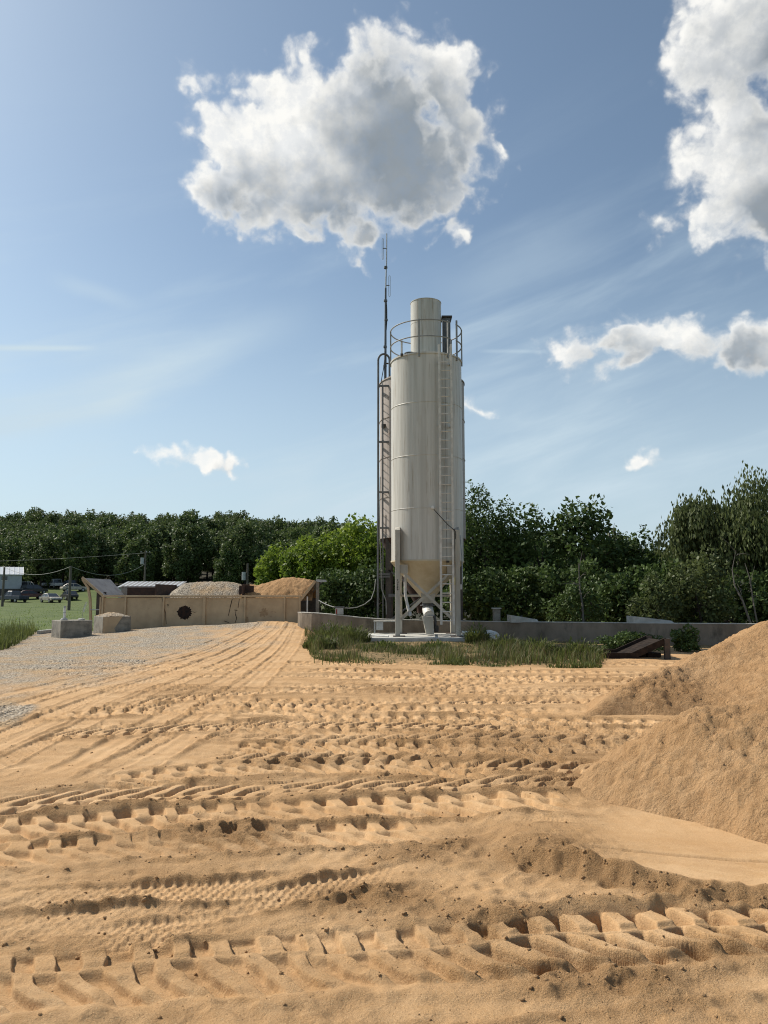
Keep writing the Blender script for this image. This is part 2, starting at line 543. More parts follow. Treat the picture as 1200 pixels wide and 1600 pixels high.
def raw_mesh(name, verts, quads, mat, smooth=False, attrs=None, tris=False):
    """Fast mesh from numpy arrays (all faces quads, or all triangles)."""
    me = bpy.data.meshes.new(name)
    k = 3 if tris else 4
    nf = len(quads)
    me.vertices.add(len(verts))
    me.vertices.foreach_set('co', np.ascontiguousarray(verts, dtype=np.float32).ravel())
    me.loops.add(nf * k)
    me.loops.foreach_set('vertex_index', np.ascontiguousarray(quads, dtype=np.int32).ravel())
    me.polygons.add(nf)
    me.polygons.foreach_set('loop_start', np.arange(0, nf * k, k, dtype=np.int32))
    me.polygons.foreach_set('loop_total', np.full(nf, k, dtype=np.int32))
    if smooth:
        me.polygons.foreach_set('use_smooth', np.ones(nf, dtype=bool))
    me.update(calc_edges=True)
    for an, av in (attrs or {}).items():
        at_ = me.attributes.new(an, 'FLOAT', 'POINT')
        at_.data.foreach_set('value', np.ascontiguousarray(av, dtype=np.float32))
    me.materials.append(mat)
    return me


def link(name, me, parent=None, loc=(0, 0, 0)):
    o = bpy.data.objects.new(name, me)
    COL.objects.link(o)
    o.location = loc
    if parent:
        o.parent = parent
    return o


# ------------------------------------------------------------------ numpy noise
def _hash(ix, iy, seed):
    h = (ix.astype(np.int64) * 374761393 + iy.astype(np.int64) * 668265263 + seed * 1442695041) & 0xFFFFFFFF
    h = ((h ^ (h >> 13)) * 1274126177) & 0xFFFFFFFF
    return ((h ^ (h >> 16)) & 0xFFFFFF).astype(np.float32) / float(0xFFFFFF)


def vnoise(x, y, seed=0):
    ix, iy = np.floor(x), np.floor(y)
    fx, fy = x - ix, y - iy
    fx, fy = fx * fx * fx * (fx * (fx * 6 - 15) + 10), fy * fy * fy * (fy * (fy * 6 - 15) + 10)
    a, b = _hash(ix, iy, seed), _hash(ix + 1, iy, seed)
    c, d = _hash(ix, iy + 1, seed), _hash(ix + 1, iy + 1, seed)
    return (a * (1 - fx) + b * fx) * (1 - fy) + (c * (1 - fx) + d * fx) * fy


def fbm(x, y, octs=4, rough=0.5, seed=0):
    s, a, t = 0.0, 1.0, 0.0
    for i in range(octs):
        xx, yy = x * 0.8 - y * 0.6, x * 0.6 + y * 0.8
        s = s + a * (vnoise(xx, yy, seed + i) - 0.5)
        t += a
        a *= rough
        x, y = xx * 2.03 + 11.7, yy * 2.03 + 5.3
    return s / t * 2.0


def ridged(x, y, octs=4, rough=0.55, seed=0):
    s, a, t = 0.0, 1.0, 0.0
    for i in range(octs):
        xx, yy = x * 0.8 - y * 0.6, x * 0.6 + y * 0.8
        s = s + a * (1 - np.abs(2 * vnoise(xx, yy, seed + i) - 1))
        t += a
        a *= rough
        x, y = xx * 2.07 + 3.1, yy * 2.07 + 9.2
    return s / t


def sstep(v, lo, hi):
    t = np.clip((v - lo) / (hi - lo), 0, 1)
    return t * t * (3 - 2 * t)


def grid_quads(nr, nc):
    i = np.arange(nr - 1)[:, None] * nc + np.arange(nc - 1)[None, :]
    return np.stack([i, i + 1, i + nc + 1, i + nc], axis=-1).reshape(-1, 4)

# ------------------------------------------------------------------ ground
def sand_material(name, heap=False):
    m = bpy.data.materials.new(name)
    m.use_nodes = True
    t = m.node_tree
    N = NT(t)
    b = t.nodes['Principled BSDF']
    b.inputs['Roughness'].default_value = 0.95
    b.inputs['Specular IOR Level'].default_value = 0.12
    pos = N.n('ShaderNodeTexCoord').outputs['Object']
    loose = N.n('ShaderNodeAttribute', attribute_name='loose').outputs['Fac']
    broad = N.noise(N.vm('MULTIPLY', pos, (0.7, 1.5, 1)), 0.75, 6, 0.66)
    fine = N.noise(pos, 9.0, 6, 0.7)
    grain = N.noise(pos, 120.0, 4, 0.75)
    c = N.mix(N.ss(broad, 0.3, 0.7), (0.610, 0.392, 0.202), (0.490, 0.290, 0.132))
    c = N.mix(N.m('MULTIPLY', N.ss(N.noise(N.vm('ADD', pos, (3.1, 8.2, 0)), 0.9, 6, 0.7), 0.52, 0.72), 0.5), c, (0.66, 0.46, 0.26))
    c = N.mix(N.m('MULTIPLY', N.ss(fine, 0.42, 0.70), 0.45), c, (0.45, 0.255, 0.100))
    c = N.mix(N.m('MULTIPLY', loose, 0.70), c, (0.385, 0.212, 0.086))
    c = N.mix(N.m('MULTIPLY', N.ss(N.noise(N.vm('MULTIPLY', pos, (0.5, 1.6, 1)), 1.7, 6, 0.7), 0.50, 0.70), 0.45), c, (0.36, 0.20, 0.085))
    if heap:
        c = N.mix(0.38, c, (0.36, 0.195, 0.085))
    c = N.mix(N.m('MULTIPLY', N.ss(grain, 0.44, 0.72), N.m('ADD', 0.40, N.m('MULTIPLY', loose, 0.40))), c, (0.24, 0.135, 0.055))
    c = N.mix(N.m('MULTIPLY', N.ss(N.noise(pos, 170.0, 2, 0.6), 0.60, 0.72), 0.60), c, (0.66, 0.50, 0.30))
    hsn = N.n('ShaderNodeHueSaturation')
    N.put(hsn.inputs['Color'], c)
    hsn.inputs['Saturation'].default_value = 0.96
    hsn.inputs['Value'].default_value = 1.02
    c = hsn.outputs[0]
    h = N.m('ADD', N.m('MULTIPLY', N.noise(pos, 110.0, 4, 0.8), N.m('ADD', 0.14, N.m('MULTIPLY', loose, 1.0))), N.m('MULTIPLY', N.noise(pos, 38.0, 5, 0.65), N.m('ADD', 0.25, N.m('MULTIPLY', loose, 1.0))))
    if not heap:
        grav = N.n('ShaderNodeAttribute', attribute_name='gravel').outputs['Fac']
        soil = N.n('ShaderNodeAttribute', attribute_name='soil').outputs['Fac']
        cell = N.n('ShaderNodeTexVoronoi')
        N.put(cell.inputs['Vector'], pos)
        cell.inputs['Scale'].default_value = 24.0
        sep = N.n('ShaderNodeSeparateColor')
        t.links.new(cell.outputs['Color'], sep.inputs[0])
        stone = N.mix(sep.outputs[0], (0.21, 0.18, 0.14), (0.57, 0.50, 0.40))
        stone = N.mix(N.m('MULTIPLY', N.ss(cell.outputs['Distance'], 0.45, 0.8), 0.75), stone, (0.20, 0.16, 0.12))
        stone = N.mix(N.m('MULTIPLY', N.ss(N.noise(pos, 0.9, 6, 0.7), 0.42, 0.66), 0.75), stone, (0.44, 0.30, 0.165))
        c = N.mix(grav, c, stone)
        litter = N.mix(N.ss(N.noise(pos, 5.0, 6, 0.7), 0.35, 0.65), (0.11, 0.085, 0.042), (0.33, 0.225, 0.115))
        c = N.mix(soil, c, litter)
        h = N.m('ADD', h, N.m('MULTIPLY', N.m('MULTIPLY', grav, N.m('SUBTRACT', 1.0, cell.outputs['Distance'])), 2.2))
    if heap:
        h = N.m('ADD', h, N.m('MULTIPLY', N.noise(pos, 17.0, 6, 0.75), 2.2))
    N.put(b.inputs['Base Color'], c)
    bn = N.n('ShaderNodeBump')
    bn.inputs['Strength'].default_value = 1.0
    bn.inputs['Distance'].default_value = 0.020 if heap else 0.017
    N.put(bn.inputs['Height'], h)
    t.links.new(bn.outputs[0], b.inputs['Normal'])
    return m


MT['sand'] = sand_material('yard_sand')
MT['sand_heap'] = sand_material('heap_sand', heap=True)

rows = [2.2]
while rows[-1] < 34.0:
    y = rows[-1]
    rows.append(y + max(0.0052, min(0.085, y * y / (1.62 * 740) * (0.62 if y < 12 else 0.85))))
rows = np.array(rows)
tc_ = np.concatenate([np.arange(-0.80, -0.56, 0.006), np.arange(-0.56, 0.56, 1.06 / 740), np.arange(0.56, 0.80, 0.006)])
NR, NC = len(rows), len(tc_)
GY = np.repeat(rows[:, None], NC, 1)
GX = GY * tc_[None, :]


def pix(X, Y, Z=0.0):
    d = Y * FWD[1] + (Z - CAM_Z) * FWD[2]
    u = Y * UPV[1] + (Z - CAM_Z) * UPV[2]
    return 600 + F_PX * X / d, 800 - F_PX * u / d


PX, PY = pix(GX, GY)


def curve_of(pts, swap=False, z=0.0):
    w = np.array([onz(p[0], p[1], p[2] if len(p) > 2 else z)[:2] for p in pts])
    a, b = (w[:, 1], w[:, 0]) if swap else (w[:, 0], w[:, 1])
    o = np.argsort(a)
    a, b = a[o], b[o]
    aa = np.linspace(a[0], a[-1], 400)
    bb = np.interp(aa, a, b)
    k = np.hanning(61)
    k /= k.sum()
    bb = np.convolve(np.pad(bb, 30, mode='reflect', reflect_type='odd'), k, 'valid')
    return aa, bb


H = 0.030 * fbm(GX * 0.7, GY * 0.7, 3, 0.5, 1) + 0.012 * fbm(GX * 2.6, GY * 2.6, 4, 0.55, 5)
LOOSE = 0.35 + 0.35 * fbm(GX * 1.3, GY * 1.3, 4, 0.6, 31)
ROUGH = np.ones_like(H)          # how crumbly the surface is


def track(aa, bb, width, pitch, depth, kind='loader', swap=False, seed=0, rim=0.35, fade=0.5, flip=1, strength=1.0, base=0.45, window=None):
    """Press a tyre track along a curve into the height field."""
    global H, LOOSE, ROUGH
    A, B = (GY, GX) if swap else (GX, GY)
    g = np.interp(A, aa, bb)
    dg = np.interp(A, aa, np.gradient(bb, aa))
    reach = width * 1.3 * np.sqrt(1 + dg * dg)
    sel = (A > aa[0]) & (A < aa[-1]) & (np.abs(B - g) < reach)
    if not sel.any():
        return
    x, y = GX[sel], GY[sel]
    A, B, g, dg = A[sel], B[sel], g[sel], dg[sel]
    t = (B - g) / np.sqrt(1 + dg * dg)
    arc = np.concatenate([[0], np.cumsum(np.hypot(np.diff(aa), np.diff(bb)))])
    s = np.interp(A, aa, arc) + t * dg * 0.5
    t = t + 0.055 * width / 0.5 * fbm(x * 3.1, y * 3.1, 3, 0.5, seed + 50)
    s = s + 0.26 * pitch * fbm(x * 3.3, y * 3.3, 3, 0.55, seed + 60)
    q = t / width * flip
    ends = sstep(A, aa[0], aa[0] + fade) * sstep(A, aa[-1], aa[-1] - fade)
    wear = sstep(fbm(x * 0.8, y * 1.4, 4, 0.55, seed + 70), -0.55, 0.10) * 0.68 + 0.32
    if window is not None:
        wear = (0.55 + 0.45 * wear) * np.interp(x, window[0], window[1])
    amp = ends * wear * strength
    inside = sstep(np.abs(q), 0.53, 0.43)
    h = -depth * base * inside
    if kind == 'loader':
        u = s / pitch
        far = q > 0.14
        uf = u + 0.9 * (q - 0.14)
        un = u + 0.5 - 1.5 * (0.14 - q) - 1.2 * (0.14 - q) ** 2
        f = np.where(far, uf, un) % 1.0
        ew = np.clip(0.5 * np.interp(y, rows[:-1], np.diff(rows)) / pitch, 0.05, 0.15)
        lug = sstep(f, 0.0, ew) * sstep(f, 0.57, 0.57 - ew)
        gap = np.where(far, sstep(q, 0.14, 0.20) * sstep(q, 0.48, 0.43), sstep(q, 0.12, 0.04) * sstep(q, -0.47, -0.36))
        h = h - depth * 0.72 * lug * gap + depth * 0.42 * (1 - lug) * inside * gap + depth * 0.28 * np.exp(-((q - 0.13) / 0.05) ** 2)
    elif kind == 'truck':
        row = np.floor((q + 0.5) * 5)
        f = (s / pitch + row * 0.5) % 1.0
        e = ((q + 0.5) * 5) % 1.0
        blk = sstep(f, 0.0, 0.18) * sstep(f, 0.78, 0.6) * sstep(e, 0.02, 0.16) * sstep(e, 0.98, 0.84)
        h = h - depth * 0.6 * blk * inside
    else:
        h = h - depth * 0.35 * inside * (0.5 + 0.5 * np.cos(q * 14 + seed))
    h = h + rim * depth * np.exp(-((np.abs(q) - 0.60) / 0.09) ** 2) * (0.5 + 0.9 * vnoise(x * 5, y * 5, seed + 80))
    k = inside * amp
    H[sel] = H[sel] * (1 - 0.85 * k) + h * amp
    LOOSE[sel] = LOOSE[sel] * (1 - 0.75 * k) + 0.35 * amp * np.exp(-((np.abs(q) - 0.62) / 0.12) ** 2)
    ROUGH[sel] = ROUGH[sel] * (1 - 0.85 * k) + 0.8 * amp * np.exp(-((np.abs(q) - 0.62) / 0.14) ** 2)


rng = np.random.default_rng(11)
# older, faint tracks across the middle of the yard
for i in range(24):
    y0 = 6.6 + 12.5 * ((i * 0.618) % 1.0)
    sl = rng.uniform(-0.07, 0.06)
    x0 = rng.uniform(-0.5, 0.05) * y0
    ln = rng.uniform(0.55, 0.95) * y0 + 2
    aa = np.linspace(x0, x0 + ln, 200)
    bb = y0 + sl * (aa - x0) + 0.10 * np.sin(aa * 0.7 + i)
    track(aa, bb, rng.uniform(0.46, 0.62), 0.235, rng.uniform(0.040, 0.075), 'loader', seed=200 + i, flip=rng.choice((-1, 1)), fade=1.0, strength=rng.uniform(0.6, 1.0))
# scuffs drawn out along the way the machines run
sc = ridged(GX * 0.33 + 0.25 * GY, GY * 3.4 - GX * 0.16, 4, 0.62, 181)
H += 0.020 * (sc - 0.5) * sstep(GY, 4.2, 6.0) * sstep(fbm(GX * 0.4, GY * 0.6, 2, 0.5, 183), -0.3, 0.25)
LOOSE += 0.5 * (0.55 - sc) * sstep(GY, 4.2, 6.0)
# the sweep of ruts coming down from the bins
for i in range(9):
    o = (i - 4) * 26 + rng.uniform(-14, 14)
    aa, bb = curve_of([(445 + o * 0.28, 988), (400 + o * 0.6, 1010), (300 + o * 1.2, 1050), (180 + o * 1.9, 1095), (60 + o * 2.4, 1150), (-120 + o * 2.8, 1230)], swap=True)
    track(aa, bb, rng.uniform(0.22, 0.4), 0.12, rng.uniform(0.010, 0.024), 'truck' if i % 2 else 'rut', swap=True, seed=300 + i, fade=1.2, rim=0.55)
for k, o in enumerate((-60, 10)):
    aa, bb = curve_of([(430 + o, 1120), (300 + o, 1180), (150 + o, 1250), (0 + o, 1330), (-150 + o, 1420)])
    track(aa, bb, 0.40, 0.2, 0.022, 'rut', seed=330 + k, fade=0.8, strength=0.7)
# tracks that read one by one, far to near
LANES = [
    ([(480, 1046), (620, 1050), (780, 1060), (900, 1064)], 0.55, 0.055, 1),
    ([(180, 1100), (330, 1086), (480, 1078), (640, 1070), (800, 1072)], 0.55, 0.05, -1),
    ([(60, 1120), (200, 1112), (420, 1104), (650, 1108), (850, 1120)], 0.58, 0.06, 1),
    ([(50, 1150), (250, 1138), (450, 1130), (640, 1134), (820, 1142)], 0.58, 0.055, -1),
    ([(340, 1170), (520, 1165), (700, 1176), (900, 1192)], 0.55, 0.07, 1),
    ([(120, 1230), (330, 1205), (450, 1196), (620, 1200), (790, 1212)], 0.58, 0.085, 1),
    ([(-60, 1262), (150, 1245), (300, 1238), (460, 1240)], 0.56, 0.06, -1),
    ([(-80, 1300), (140, 1286), (330, 1274), (560, 1262), (760, 1258), (930, 1262)], 0.58, 0.085, 1),
    ([(-80, 1335), (120, 1328), (340, 1310), (600, 1302), (700, 1303)], 0.52, 0.070, 1),
    ([(780, 1292), (850, 1289), (930, 1290)], 0.25, 0.05, 1),
]
for i, (pts, w, d, fl) in enumerate(LANES):
    aa, bb = curve_of(pts)
    track(aa, bb, w, 0.215, d * (1.0 if i < 5 else 0.52), 'loader', seed=400 + i * 7, flip=fl, fade=0.45, base=0.35, strength=1.15)
for i, pts in enumerate(([(-80, 1455), (150, 1440), (330, 1418), (520, 1385), (660, 1362)], [(-80, 1420), (150, 1400), (330, 1388), (480, 1372)], [(60, 1475), (260, 1452), (420, 1430)])):
    aa, bb = curve_of(pts)
    track(aa, bb, 0.27, 0.062, 0.020, 'truck', seed=500 + i, fade=0.5, rim=0.9, base=0.6)
aa, bb = curve_of([(-150, 1545), (100, 1528), (300, 1512), (500, 1500), (700, 1490), (900, 1472), (1060, 1459), (1200, 1455), (1350, 1447)])
track(aa, bb, 0.54, 0.192, 0.100, 'loader', seed=600, fade=0.5, base=0.22, rim=0.30, strength=1.0, window=([-2.5, -1.4, -0.2, 0.45, 0.75, 1.5, 1.9, 2.6], [0.26, 0.36, 0.30, 0.42, 1.25, 1.3, 0.9, 0.45]))
aa, bb = curve_of([(480, 1560), (700, 1558), (900, 1540), (1100, 1522), (1300, 1500)])
track(aa, bb, 0.3, 0.2, 0.02, 'rut', seed=611, fade=0.5, strength=0.6)

# bladed flat with its crumbling edge
aa, bb = curve_of([(735, 1306), (765, 1312), (800, 1322), (880, 1336), (1000, 1360), (1080, 1375, 0.07), (1200, 1394, 0.04), (1420, 1412, 0.03)], z=0.085)
edge = np.interp(GX, aa, bb) + 0.05 * fbm(GX * 3, GY * 0.5, 4, 0.6, 91)
on = sstep(GX, aa[0], aa[0] + 0.45) * (GX < aa[-1] + 2)
dd = GY - edge
up = sstep(dd, -0.15, 0.02) * np.where(dd > 0, np.exp(-np.maximum(dd, 0) / 2.0), 1.0)
plane = on * sstep(dd, 0.0, 0.10) * sstep(dd, 2.2, 0.9) * sstep(GX - 0.45 * (GY - 4.5), 0.85, 1.35)
H = H * (1 - 0.9 * plane) + np.interp(GX, [1.3, 1.6, 2.1], [0.090, 0.072, 0.042]) * up * on
face = on * sstep(dd, -0.22, -0.12) * sstep(dd, 0.05, -0.03)
H += face * 0.016 * (ridged(GX * 6, GY * 6, 4, 0.6, 93) - 0.45) + on * 0.02 * np.exp(-((dd - 0.01) / 0.03) ** 2) * vnoise(GX * 7, GY * 7, 94)
LOOSE = LOOSE * (1 - plane) * (1 - face) + face * 1.0
ROUGH = ROUGH * (1 - 0.92 * plane) + face * 1.2
# thin wheel line on the flat
aa2, bb2 = curve_of([(880, 1342), (1000, 1347), (1120, 1352), (1210, 1356)])
ln = (GX > aa2[0]) & (GX < aa2[-1])
H -= ln * 0.022 * np.exp(-((GY - np.interp(GX, aa2, bb2)) / 0.016) ** 2)

# broken clods thrown up between the tracks
for (px, py, r, a) in ((435, 1190, 0.22, 0.07), (600, 1405, 0.18, 0.05), (700, 1322, 0.13, 0.06), (560, 1398, 0.2, 0.04), (880, 1525, 0.16, 0.06), (1010, 1532, 0.16, 0.05), (770, 1440, 0.2, 0.05),
                       (1130, 1490, 0.14, 0.05), (870, 1228, 0.25, 0.09), (330, 1300, 0.25, 0.06), (380, 1302, 0.2, 0.05), (500, 1190, 0.2, 0.04), (600, 1078, 0.5, 0.07), (300, 1076, 0.6, 0.07),
                       (640, 1340, 0.15, 0.05), (860, 1345, 0.25, 0.04)):
    cx, cy, _ = onz(px, py)
    w = np.exp(-(((GX - cx) / (r * 1.6)) ** 2 + ((GY - cy) / r) ** 2))
    H += w * a * 0.48 * (ridged(GX * 6, GY * 6, 4, 0.6, 120) * 1.4 - 0.5)
    LOOSE += w * 0.7
    ROUGH += w * 0.9

# overall crumble, finest near the camera
H += ROUGH * (0.018 * (ridged(GX * 5, GY * 5, 2, 0.5, 140) - 0.5) * sstep(GY, 16, 6) + 0.009 * fbm(GX * 15, GY * 15, 1, 0.5, 145) * sstep(GY, 7, 4))

H[1:-1] = np.where(GY[1:-1] < 6, 0.2 * H[:-2] + 0.6 * H[1:-1] + 0.2 * H[2:], H[1:-1])

# big shapes: the ramp up to the bins, the heaps' skirts, the drop at the rim of the yard
ramp = 0.37 * sstep(GY, 19, 30.5) * sstep(GX, -1.6, -3.4) * (0.22 + 0.78 * sstep(GX, -12.5, -7.5))
H += ramp
H += 0.20 * np.exp(-(((GX + 4.6) / 1.6) ** 2 + ((GY - 30.2) / 0.9) ** 2))
H += 0.14 * np.exp(-(((GY - 23.9) / 0.9) ** 2)) * sstep(GX, -3.2, -1.2) * sstep(GX, 6.0, 3.6)
apron = np.exp(-(((PX - 800) / 190) ** 2 + ((PY - 1175) / 42) ** 2))
LOOSE += 0.6 * apron
ROUGH *= 1 - 0.5 * apron
H += 0.05 * apron

yb = np.interp(PX, [-200, 0, 60, 100, 200, 300, 350, 420, 470, 500], [1085, 1078, 1078, 1068, 1048, 1018, 1003, 988, 980, 900])
GRAV = sstep(yb - PY + 26 * 1.6 * fbm(GX * 0.8, GY * 0.45, 5, 0.66, 160), -22, 26)
GRAV = np.maximum(GRAV, 0.9 * sstep(1 - ((PX + 5) / 75) ** 2 - ((PY - 1112) / 26) ** 2 + 0.7 * fbm(GX * 2, GY * 1.2, 4, 0.6, 161), 0.0, 0.6))
ys = np.interp(PX, [470, 490, 520, 700, 850, 925, 960, 1000, 1300], [900, 1026, 1030, 1036, 1040, 1040, 1022, 1016, 1012])
SOIL = sstep(ys - PY + 10 * fbm(GX * 1.2, GY * 0.8, 4, 0.6, 165), -4, 5) * (PX > 470)
ROUGH_G = GRAV
rim_drop = sstep(GY, 31.5, 33.8) * sstep(PX, 700, 500)
rim_drop = np.maximum(rim_drop, sstep(np.abs(tc_)[None, :] + 0 * GY, 0.74, 0.80))
H -= rim_drop * 0.5
LOOSE = np.clip(LOOSE, 0, 1)
ground_me = raw_mesh('ground', np.stack([GX, GY, H], -1).reshape(-1, 3), grid_quads(NR, NC), MT['sand'], True,
                     {'loose': LOOSE.ravel(), 'gravel': GRAV.ravel(), 'soil': np.clip(SOIL, 0, 1).ravel()})
ground = tag(link('ground', ground_me), 'sandy yard covered with loader tyre tracks', kind='structure')


def gz(x, y):
    """Height of the yard at a point."""
    r = int(np.clip(np.searchsorted(rows, y), 1, NR - 1))
    c = int(np.clip(np.searchsorted(tc_, x / max(y, 0.1)), 1, NC - 1))
    return float(H[r, c])


# far terrain: the grass field and the wooded hill
MT['field'] = material('field_grass', (0.055, 0.085, 0.014), (0.088, 0.118, 0.022), rough=0.95, scale=0.35, col3=(0.16, 0.13, 0.06), scale3=0.12, lo3=0.60, hi3=0.72, bump=0.5, bump_scale=6)
_n = NT(MT['field'].node_tree)
_b = MT['field'].node_tree.nodes['Principled BSDF']
_src = _b.inputs['Base Color'].links[0].from_socket
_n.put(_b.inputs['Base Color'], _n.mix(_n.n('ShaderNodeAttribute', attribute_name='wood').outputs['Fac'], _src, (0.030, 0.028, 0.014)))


def hill(x, y):
    h = 0.42 * sstep(y, 40, 110) - 0.16 + 2.4 * sstep(y, 116, 150) * sstep(x, -12, -45)
    d = np.maximum(y - 145.0, 0)
    side = sstep(x, 60, -60) * 0.75 + 0.25
    return h + side * 19.0 * sstep(d, 0, 170) + 1.5 * fbm(x * 0.01, y * 0.01, 2, 0.5, 9) * sstep(y, 90, 160)


def axis(lim, fine, n):
    a = np.concatenate([np.arange(0, fine, fine / n), np.geomspace(fine, lim, 28)])
    return np.unique(np.concatenate([-a, a]))


fx = axis(6000, 160, 60)
fy = np.concatenate([[-6000, -2500, -900, -300, -100, -30], np.arange(-10, 330, 4.0), np.geomspace(335, 8000, 24)])
FX, FY = np.meshgrid(fx, fy)
FZ = hill(FX, FY) - 0.45 * sstep(36 - FY, 0, 3) * (FY > -100) * (np.abs(FX) < 45)
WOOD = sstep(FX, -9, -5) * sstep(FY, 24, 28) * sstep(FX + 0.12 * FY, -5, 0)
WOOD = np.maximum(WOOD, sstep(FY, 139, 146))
field_me = raw_mesh('field', np.stack([FX, FY, FZ], -1).reshape(-1, 3), grid_quads(len(fy), len(fx)), MT['field'], True, {'wood': WOOD.ravel()})
tag(link('field', field_me), 'green grass field and wooded hillside beyond the yard', kind='structure')


# ------------------------------------------------------------------ sand heaps
def heap(name, ridge, x0, x1, y0, y1, step, slope_f, slope_b, seed, mat, lumps=1.0, extra=(), toe=0.35, flank=0.0):
    xs, ys_ = np.arange(x0, x1, step), np.arange(y0, y1, step)
    X, Y = np.meshgrid(xs, ys_)
    wx = X + 0.10 * fbm(X * 1.5, Y * 1.5, 3, 0.5, seed)
    wy = Y + 0.10 * fbm(X * 1.5, Y * 1.5, 3, 0.5, seed + 9)
    Z = np.full_like(X, -9.0)
    for (ax, ay, az), (bx, by, bz) in zip(ridge[:-1], ridge[1:]):
        l2 = (bx - ax) ** 2 + (by - ay) ** 2
        t = np.clip(((wx - ax) * (bx - ax) + (wy - ay) * (by - ay)) / l2, 0, 1)
        cx, cy, cz = ax + t * (bx - ax), ay + t * (by - ay), az + t * (bz - az)
        d = np.hypot(wx - cx, wy - cy)
        sl = np.where(wy < cy, slope_f, slope_b)
        sl = sl + max(flank - slope_f, 0) * sstep(ridge[0][0] - wx, -0.35, 0.30)
        Z = np.maximum(Z, cz - sl * np.sqrt(d * d + 0.006) + sl * 0.075)
    for (ex, ey, ez, er) in extra:
        Z = np.maximum(Z, ez - ez * 2 * ((np.hypot((X - ex), (Y - ey)) / er)) ** 1.4)
    Z = np.where(Z < toe, Z + 0.35 * np.clip(toe - Z, 0, toe) * sstep(Z, -0.25, 0.1) * 0.28, Z)
    body = sstep(Z, -0.02, 0.20)
    rough = 0.4 + 0.6 * sstep(fbm(X * 0.9, Y * 0.9, 3, 0.5, seed + 20), -0.25, 0.45)
    Z = Z + body * lumps * (0.07 * fbm(X * 1.7, Y * 1.7, 4, 0.5, seed + 1) + 0.045 * (0.15 + rough) * (ridged(X * 4.5, Y * 4.5, 5, 0.62, seed + 2) - 0.5)
                            + 0.05 * rough * np.maximum(ridged(X * 6, Y * 6, 4, 0.66, seed + 3) - 0.45, 0))
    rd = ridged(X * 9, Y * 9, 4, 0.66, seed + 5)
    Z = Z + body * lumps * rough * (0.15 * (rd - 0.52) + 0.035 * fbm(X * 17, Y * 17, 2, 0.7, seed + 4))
    q = grid_quads(len(ys_), len(xs))
    zf = Z.ravel()
    q = q[zf[q].max(1) > -0.16]
    used = np.unique(q)
    remap = np.zeros(len(zf), dtype=np.int64)
    remap[used] = np.arange(len(used))
    V = np.stack([X, Y, Z], -1).reshape(-1, 3)[used]
    loose = np.clip(0.15 + 0.45 * rough + 0.5 * fbm(X * 2.2, Y * 2.2, 4, 0.6, seed + 7) - 1.6 * (rd - 0.52), 0, 1).ravel()[used]  # hollows between the lumps come out darker than their crests
    return link(name, raw_mesh(name, V, remap[q], mat, True, {'loose': loose}))


rid1 = [at(1030, 1142, 6.44), at(1042, 1128, 6.45), (2.83, 6.42, 0.56), at(1112, 1104, 6.35), at(1200, 1087, 6.2), (4.3, 5.95, 1.08), (6.2, 5.8, 1.5)]
ex1 = ()
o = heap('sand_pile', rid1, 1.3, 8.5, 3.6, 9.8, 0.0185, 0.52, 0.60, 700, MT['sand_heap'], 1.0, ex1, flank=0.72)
tag(o, 'near lumpy sand pile at the right edge with a dark crumbly ridge', 'sand pile', 'sand piles on the right of the yard')
rid2 = [at(915, 1116, 10.2), at(1000, 1064, 11.1), at(1060, 1042, 11.6), at(1095, 1021, 11.9), at(1140, 1003, 12.0), at(1200, 972, 12.2), (7.6, 12.4, 1.75), (9.5, 12.4, 2.4), (12.5, 12.2, 2.2)]
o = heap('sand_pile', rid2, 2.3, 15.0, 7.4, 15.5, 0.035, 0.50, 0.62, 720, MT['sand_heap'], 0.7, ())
tag(o, 'taller sand pile rising behind the near one in front of the concrete wall', 'sand pile', 'sand piles on the right of the yard')

# crumbs of damp sand lying about: one mass nobody could count
ico = bmesh.new()
bmesh.ops.create_icosphere(ico, subdivisions=1, radius=1.0)
iv = np.array([v.co[:] for v in ico.verts])
iff = np.array([[v.index for v in f.verts] for f in ico.faces])
ico.free()
wgt = (np.clip(ROUGH - 1.1, 0, 1) ** 1.5 + 0.07) * (GY < 9) * (np.abs(tc_)[None, :] < 0.58) * (1 - plane) * GY ** 1.5
wgt = (wgt / wgt.sum()).ravel()
NCL = 5200
pick = rng.choice(len(wgt), NCL, p=wgt)
CV, CF = [], []
for j, pidx in enumerate(pick):
    r = 0.0018 + 0.012 * rng.random() ** 9
    c = np.array((GX.ravel()[pidx], GY.ravel()[pidx], H.ravel()[pidx] + r * 0.10))
    CV.append(iv * (1 + 0.5 * rng.uniform(-1, 1, (len(iv), 1))) * np.array((r, r * rng.uniform(0.7, 1.2), r * 0.75)) + c)
    CF.append(iff + j * len(iv))
CV, CF = np.concatenate(CV), np.concatenate(CF)
tag(link('sand_crumbs', raw_mesh('sand_crumbs', CV, CF, MT['sand_heap'], False, {'loose': np.full(len(CV), 0.1)}, tris=True)), kind='stuff')

# ------------------------------------------------------------------ concrete pad and retaining wall
p = MB()
x0, x1 = (572 - 600) / F_PX * 24.4, 3.25
p.box(x0, x1, 24.2, 27.3, -0.2, 0.24)
pad = tag(p.build('concrete_pad', MT['concrete_pale'], bevel=0.02), 'pale concrete pad that carries the cream silo', 'slab')
PADZ = 0.24

